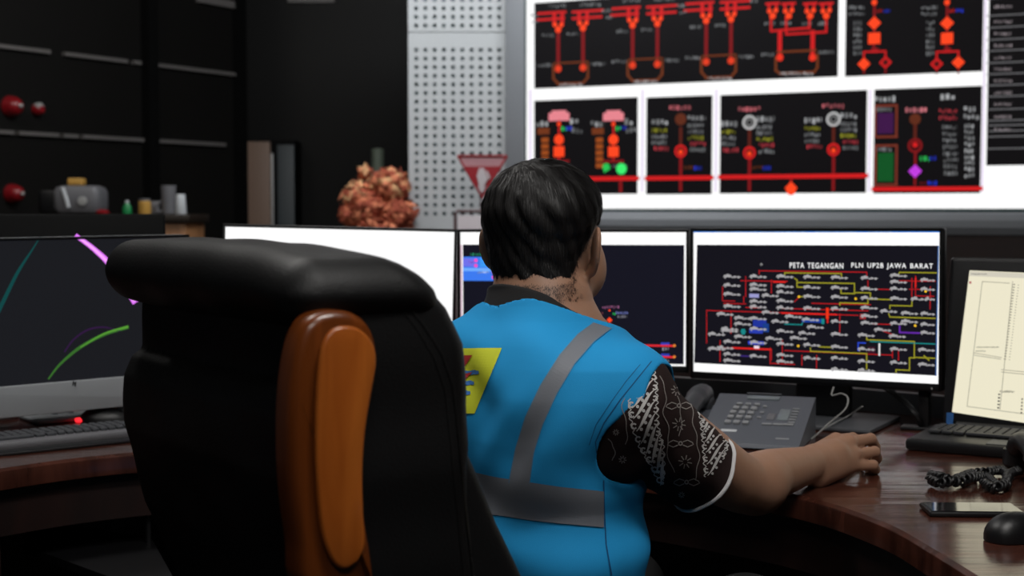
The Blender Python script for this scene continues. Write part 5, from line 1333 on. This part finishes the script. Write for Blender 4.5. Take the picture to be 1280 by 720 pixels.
# ---------------- vest
AR = unit(ELR - SHR)
def wr(p):
    x, y, z = body(p)
    w_ = .0042 * np.sin(z * 60 + x * 26 + 1.2 * np.sin(x * 17)) * np.clip((.92 - z) * 6, .15, 1)
    w_ = w_ + .006 * np.sin((x * 70 - z * 42)) * np.exp(-((x - .12) / .07) ** 2 - ((z - .90) / .06) ** 2)
    w_ = w_ + .005 * np.sin(x * 46 + z * 52 + .4) * np.exp(-((x + .01) / .09) ** 2 - ((z - .98) / .05) ** 2)
    w_ = w_ + .002 * np.sin(x * 33 - z * 20)
    return w_
def Fvest(p):
    x, y, z = body(p)
    d = Ftorso(p) - .014 + wr(p)
    d = smax(d, -(cone(p, SHR + Rb * .012 + np.array([0, 0, -.035]), SHR + Rb * .3 + AR * .1 + np.array([0, 0, -.05]), .073, .09)), .006)
    d = smax(d, -(cone(p, SHR + Rb * .016 + Fb * .03 + np.array([0, 0, .0]), SHR + Rb * .3, .052, .08)), .006)
    d = smax(d, -(cone(p, SHL - Rb * .035 + np.array([0, 0, -.03]), SHL - Rb * .3, .070, .09)), .006)
    top = np.interp(y, [-.09, -.06, -.035, -.012, .02, .05, .12], [1.097, 1.093, 1.077, 1.059, 1.038, 1.015, .96])
    neck = np.sqrt(x ** 2 + (y - .01) ** 2)
    top = top - np.clip(-x - .03, 0, 1) * .6
    d = smax(d, z - top - np.clip(neck - .088, 0, 1) * 1.2, .004)
    d = smax(d, .085 - neck - np.clip(1.06 - z, 0, 1) * 3, .004)
    d = smax(d, .60 - z, .004)
    return d
vs, fs = surfnet(Fvest, (-.26, 1.80, .58), (.30, 2.36, 1.13), .003)
vest = mesh_obj('vest', vs, fs, mt['vest'], per); vb = bvh_of(vs, fs)
mb = MB(); quadpatch(mb, [(742, 404), (722, 419), (700, 444), (676, 482), (657, 521), (645, 560), (637, 604)], [(764, 411), (742, 428), (718, 455), (696, 492), (679, 530), (668, 566), (662, 604)], vb, .0012, 10, 10); mb.build('reflective_stripe', mt['reflective'], vest)
mb = MB(); quadpatch(mb, [(585, 588), (625, 597), (660, 602), (700, 608), (754, 614)], [(585, 640), (632, 645), (665, 650), (700, 654), (754, 659)], vb, .0016, 16, 14); mb.build('reflective_stripe', mt['reflective'], vest)
mb = MB()
for l in ([(742, 404), (722, 419), (700, 444), (676, 482), (657, 521), (645, 560), (637, 604)], [(764, 411), (742, 428), (718, 455), (696, 492), (679, 530), (668, 566), (662, 604)]): ribbon(mb, l, 1.2, vb, .0018)
mb.build('tape_edge', mt['tape_edge'], vest)
mb = MB(); ribbon(mb, [(754, 600), (755, 640), (757, 680), (764, 719)], 1.5, vb, .0012); mb.build('side_seam', mt['seam'], vest)
mb = MB(); ribbon(mb, [(814, 452), (796, 474), (775, 500), (755, 528), (744, 552), (746, 574), (764, 596)], 1.2, vb, .0010); mb.build('armhole_seam', mt['seam'], vest); mb = MB(); ribbon(mb, [(800, 456), (783, 476), (764, 502), (745, 530), (736, 556)], .8, vb, .0010); mb.build('armhole_seam', mt['seam'], vest)
mb = MB(); quadpatch(mb, [(521, 436), (521, 517)], [(628, 435.5), (594, 517)], vb, .0014, 30, 24); emb = mb.build('yellow_emblem', mt['yellow'], vest)
mb = MB(); quadpatch(mb, [(582, 444.5), (562, 476)], [(592, 444.5), (570, 476)], vb, .0024, 3, 8); quadpatch(mb, [(562, 476), (566, 473)], [(570, 476), (592, 466)], vb, .0024, 6, 4); quadpatch(mb, [(574, 470.5), (570, 490)], [(592.5, 465), (578, 480)], vb, .0026, 6, 8)
mb.build('red_bolt', mt['red_print'], emb)
mb = MB()
for x0, x1, y in ((560, 600, 465), (560, 594, 478.5), (560, 589, 491)):
    xs = np.linspace(x0, x1, 24); ribbon(mb, [(x, y - 1.2 * math.cos((x1 - x) * .28) + (1.5 if x > x1 - 4 else 0)) for x in xs], [2 + 3.5 * (abs(math.sin((x1 - x) * .14 + .5))) for x in xs], vb, .0020)
mb.build('blue_waves', mt['blue_print'], emb)

# ---------------- batik print on the sleeve
mw = MB(); mg = MB()
def scr(mb, pts, w_, o=.0009): ribbon(mb, pts, w_, sb, o, step=1.2)
def circ(mb, x, y, r, w_, a0=0, a1=2 * PI): scr(mb, [(x + r * math.cos(a), y + r * math.sin(a)) for a in np.linspace(a0, a1, 12)], w_)
def band(Lp, Rp, nl, wdt):
    """parang band between two edges: hooks down both edges, slanting S-strokes across"""
    L_ = spline([(*p, 0) for p in Lp], 20); R_ = spline([(*p, 0) for p in Rp], 20)
    at = lambda Q, t: Q[int(round(np.clip(t, 0, 1) * (len(Q) - 1)))][:2]
    for i in range(nl):
        t = (i + .5) / nl; l = at(L_, t); r = at(R_, t); s_ = wdt
        circ(mw, l[0] + 1.5 * s_, l[1], 3.1 * s_, 1.9 * s_, .5, 5.6); circ(mw, r[0] - 1.5 * s_, r[1], 2.7 * s_, 1.7 * s_, -2.4, 2.6)
        l2 = at(L_, t + .5 / nl); r2 = at(R_, t - .9 / nl)
        dx = r2 - l2
        pts = [l2 + dx * k + np.array([0, 2.5 * s_ * math.sin(2 * PI * k)]) for k in np.linspace(.08, .94, 12)]
        ws = [s_ * (1 + 3.2 * math.sin(PI * k) ** 2) for k in np.linspace(0, 1, 12)]
        ribbon(mw, pts, ws, sb, .0009, 1.2)
        for k in (.25, .45, .65): q = l2 + dx * k + np.array([1.5, 6.0 * s_]); circ(mw, q[0], q[1], 1.2 * s_, 1.6 * s_)
    for Q, o in ((L_, 1), (R_, -1)):
        pts = [Q[i][:2] + np.array([o * 1.8 * math.sin(i * 1.1) - o * .6, 0]) for i in range(len(Q))]; scr(mw, pts, 1.1)
band([(784, 478), (787, 500), (789, 525), (799, 556), (813, 580), (826, 606)], [(814, 454), (819, 478), (820, 505), (822, 535), (828, 560), (829, 600)], 10, 1.0)
band([(869, 500), (875, 520), (878, 545), (880, 570), (882, 596)], [(876, 512), (889, 526), (901, 542), (908, 556), (902, 574)], 7, .8)
def star(x, y, r):
    for k in range(8):
        a = 2 * PI * k / 8 + .2; scr(mg, [(x + r * .35 * math.cos(a), y + r * .35 * math.sin(a)), (x + r * math.cos(a), y + r * math.sin(a))], 1.2)
for x, y, r in ((845, 488, 7), (848, 530, 8.5), (856, 577, 8.5), (778, 574, 5), (770, 540, 4), (852, 618, 4)): star(x, y, r)
for x, y in ((848, 507), (850, 554), (858, 602)):
    circ(mg, x, y, 2.2, 1.6)
    for sg in (-1, 1):
        scr(mg, [(x + sg * 3, y - 2), (x + sg * 9, y - 4), (x + sg * 15, y - 1), (x + sg * 16, y + 2)], 1.1); scr(mg, [(x + sg * 3, y + 2), (x + sg * 9, y + 4.5), (x + sg * 15, y + 2)], 1.1)
for ln in ([(824, 470), (832, 492), (829, 515), (836, 540), (833, 562), (842, 590)], [(860, 482), (864, 505), (866, 528), (871, 552), (873, 575), (868, 600)], [(782, 490), (778, 510), (784, 535), (782, 555)], [(846, 495), (851, 520), (849, 545)], [(760, 548), (768, 560), (766, 575)]):
    q = spline([(*p, 0) for p in ln], 6); scr(mg, [c[:2] + np.array([1.2 * math.sin(i * .9), 0]) for i, c in enumerate(q)], .9)
mw.build('batik_bands', mt['batik_white'], slv, smooth=False); mg.build('batik_motifs', mt['batik_grey'], slv, smooth=False)

# ---------------- trousers and shoes (below the frame)
Ftr = lambda p: smax(smin(smin(Flegs(p), ell(p, HIP + np.array([0, 0, .03]), (.19, .17, .10)), .05) - .012, smax(Ftorso(p) - .008, p[:, 2] - .62, .005), .03), .11 - p[:, 2], .003)
vs, fs = surfnet(Ftr, (-.32, 1.80, .09), (.66, 2.72, .70), .009); mesh_obj('trousers', vs, fs, mt['trousers'], per)
for i in range(2):
    Fsh = lambda p: smax(smin(cone(p, AN[i] + np.array([0, 0, -.04]), AN[i] + Fb * .13 + np.array([0, 0, -.062]), .045, .036), cone(p, AN[i], AN[i] + np.array([0, 0, .03]), .045, .042), .02), .002 - p[:, 2], .003)
    vs, fs = surfnet(Fsh, AN[i] - np.array([.1, .1, .12]), AN[i] + np.array([.22, .22, .06]), .006); mesh_obj('shoe', vs, fs, mt['black_plastic'], per)

# ---------------- hair
def hairline(q):
    """lowest hair height at each place round the head (head frame)"""
    return np.interp(q[:, 1], [-.11, -.08, -.045, -.020, .010, .035, .06, .10], [-.075, -.075, -.066, -.022, .026, .026, .046, .060])
def Fhair(p):
    q = hl(p); th = np.interp(q[:, 2], [-.075, -.02, .03, .07, .12], [.0035, .009, .013, .014, .012]) 
    th = th * np.interp(q[:, 2] - hairline(q), [0, .012, .03, .055], [.12, .35, .75, 1.0]); n_ = .0016 * np.sin(q @ np.array([150, 60, 90.])) * np.sin(q @ np.array([-60, 140, 70.])) + .001 * np.sin(q @ np.array([310, -220, 120.]))
    d = smin(Fskull(q), Fneck(p), .018) - th + n_
    return smax(d, (hairline(q) - q[:, 2]), .008)
vs, fs = surfnet(Fhair, HC - .14, HC + .145, .0028); hair = mesh_obj('hair', vs, fs, mt['hair'], per)
# strands lying over the cap, swirling out of the crown
hv = vs; g_ = np.stack([Fhair(hv + np.eye(3)[k] * .002) - Fhair(hv - np.eye(3)[k] * .002) for k in range(3)], 1); g_ /= np.linalg.norm(g_, axis=1)[:, None]
ql = hl(hv); ok = np.where((ql[:, 2] > hairline(ql) + .004) & ((g_ @ Uh) > -.6))[0]
pick = rng.choice(ok, 9000); mb = MB(); whorl = hw_(-.012, -.045, .105)
pts = hv[pick].copy(); nr = g_[pick]; segs = [pts + nr * .0005]; cur = pts.copy()
ln = rng.uniform(.004, .0085, len(pick)) * np.interp(hl(pts)[:, 2], [-.05, .0, .06], [.35, .8, 1.1])
lift = rng.uniform(.0, .0012, len(pick))
for k in range(4):
    q = hl(cur); rad = cur - whorl; sw = np.cross(np.tile(Uh, (len(cur), 1)), rad); sw /= (np.linalg.norm(sw, axis=1)[:, None] + 1e-6)
    rdn = rad / (np.linalg.norm(rad, axis=1)[:, None] + 1e-6); near = np.exp(-(np.linalg.norm(rad, axis=1) / .035) ** 2)[:, None]
    d_ = rdn * .8 + sw * near * 1.3 - Uh * .45 + rng.normal(size=cur.shape) * .12
    G_ = np.stack([Fhair(cur + np.eye(3)[j] * .002) - Fhair(cur - np.eye(3)[j] * .002) for j in range(3)], 1); G_ /= (np.linalg.norm(G_, axis=1)[:, None] + 1e-9)
    d_ = d_ - G_ * (d_ * G_).sum(1)[:, None]; d_ /= (np.linalg.norm(d_, axis=1)[:, None] + 1e-9)
    cur = cur + d_ * ln[:, None]; cur = cur - G_ * Fhair(cur)[:, None]
    segs.append(cur + G_ * (lift * (k + 1) * .5 + .0004)[:, None])
segs = np.stack(segs, 1)
tang = segs[:, 1] - segs[:, 0]; side = np.cross(tang, nr); side /= (np.linalg.norm(side, axis=1)[:, None] + 1e-9); wid = np.array([.00042, .00045, .0004, .0003, .00008])
A_ = segs - side[:, None] * wid[None, :, None]; B2 = segs + side[:, None] * wid[None, :, None]
n_ = len(pick); V_ = np.stack([A_, B2], 2).reshape(n_, 10, 3); base_ = np.arange(n_)[:, None, None] * 10
f_ = np.array([[0, 1, 3, 2], [2, 3, 5, 4], [4, 5, 7, 6], [6, 7, 9, 8]])[None]
st_ = mesh_obj('hair_strands', V_.reshape(-1, 3), (base_ + f_).reshape(-1, 4), mt['strand'], hair); tag(st_, kind='stuff')

# short fuzz where the hair fades out at the nape and round the ear
bvs_, bfs_ = BODYB; qb = hl(bvs_); hb_ = hairline(qb) - qb[:, 2]
m_ok = np.where((hb_ > -.004) & (hb_ < .034) & (qb[:, 1] < .012) & (qb[:, 2] > -.12) & (np.abs(qb[:, 0]) < .085))[0]
m_ok = m_ok[rng.random(len(m_ok)) < np.exp(-np.maximum(hb_[m_ok], 0) / .008)]
pk = rng.choice(m_ok, 7000); p0 = bvs_[pk] + rng.normal(size=(7000, 3)) * .0022
G_ = np.stack([Fbody(p0 + np.eye(3)[j] * .002) - Fbody(p0 - np.eye(3)[j] * .002) for j in range(3)], 1); G_ /= (np.linalg.norm(G_, axis=1)[:, None] + 1e-9)
p0 = p0 - G_ * Fbody(p0)[:, None]
d_ = -Uh * 1.0 + G_ * .25 + rng.normal(size=p0.shape) * .15; d_ /= np.linalg.norm(d_, axis=1)[:, None]; L_ = rng.uniform(.0015, .003, 7000)[:, None]
sd = np.cross(d_, G_); sd /= (np.linalg.norm(sd, axis=1)[:, None] + 1e-9)
V_ = np.stack([p0 - sd * .00018 + G_ * .0002, p0 + sd * .00018 + G_ * .0002, p0 + d_ * L_ + sd * .0001 + G_ * .0006, p0 + d_ * L_ - sd * .0001 + G_ * .0006], 1)
fz_ = mesh_obj('hair_fade', V_.reshape(-1, 3), np.arange(7000)[:, None] * 4 + np.array([[0, 1, 2, 3]]), mt['strand'], hair); tag(fz_, kind='stuff')
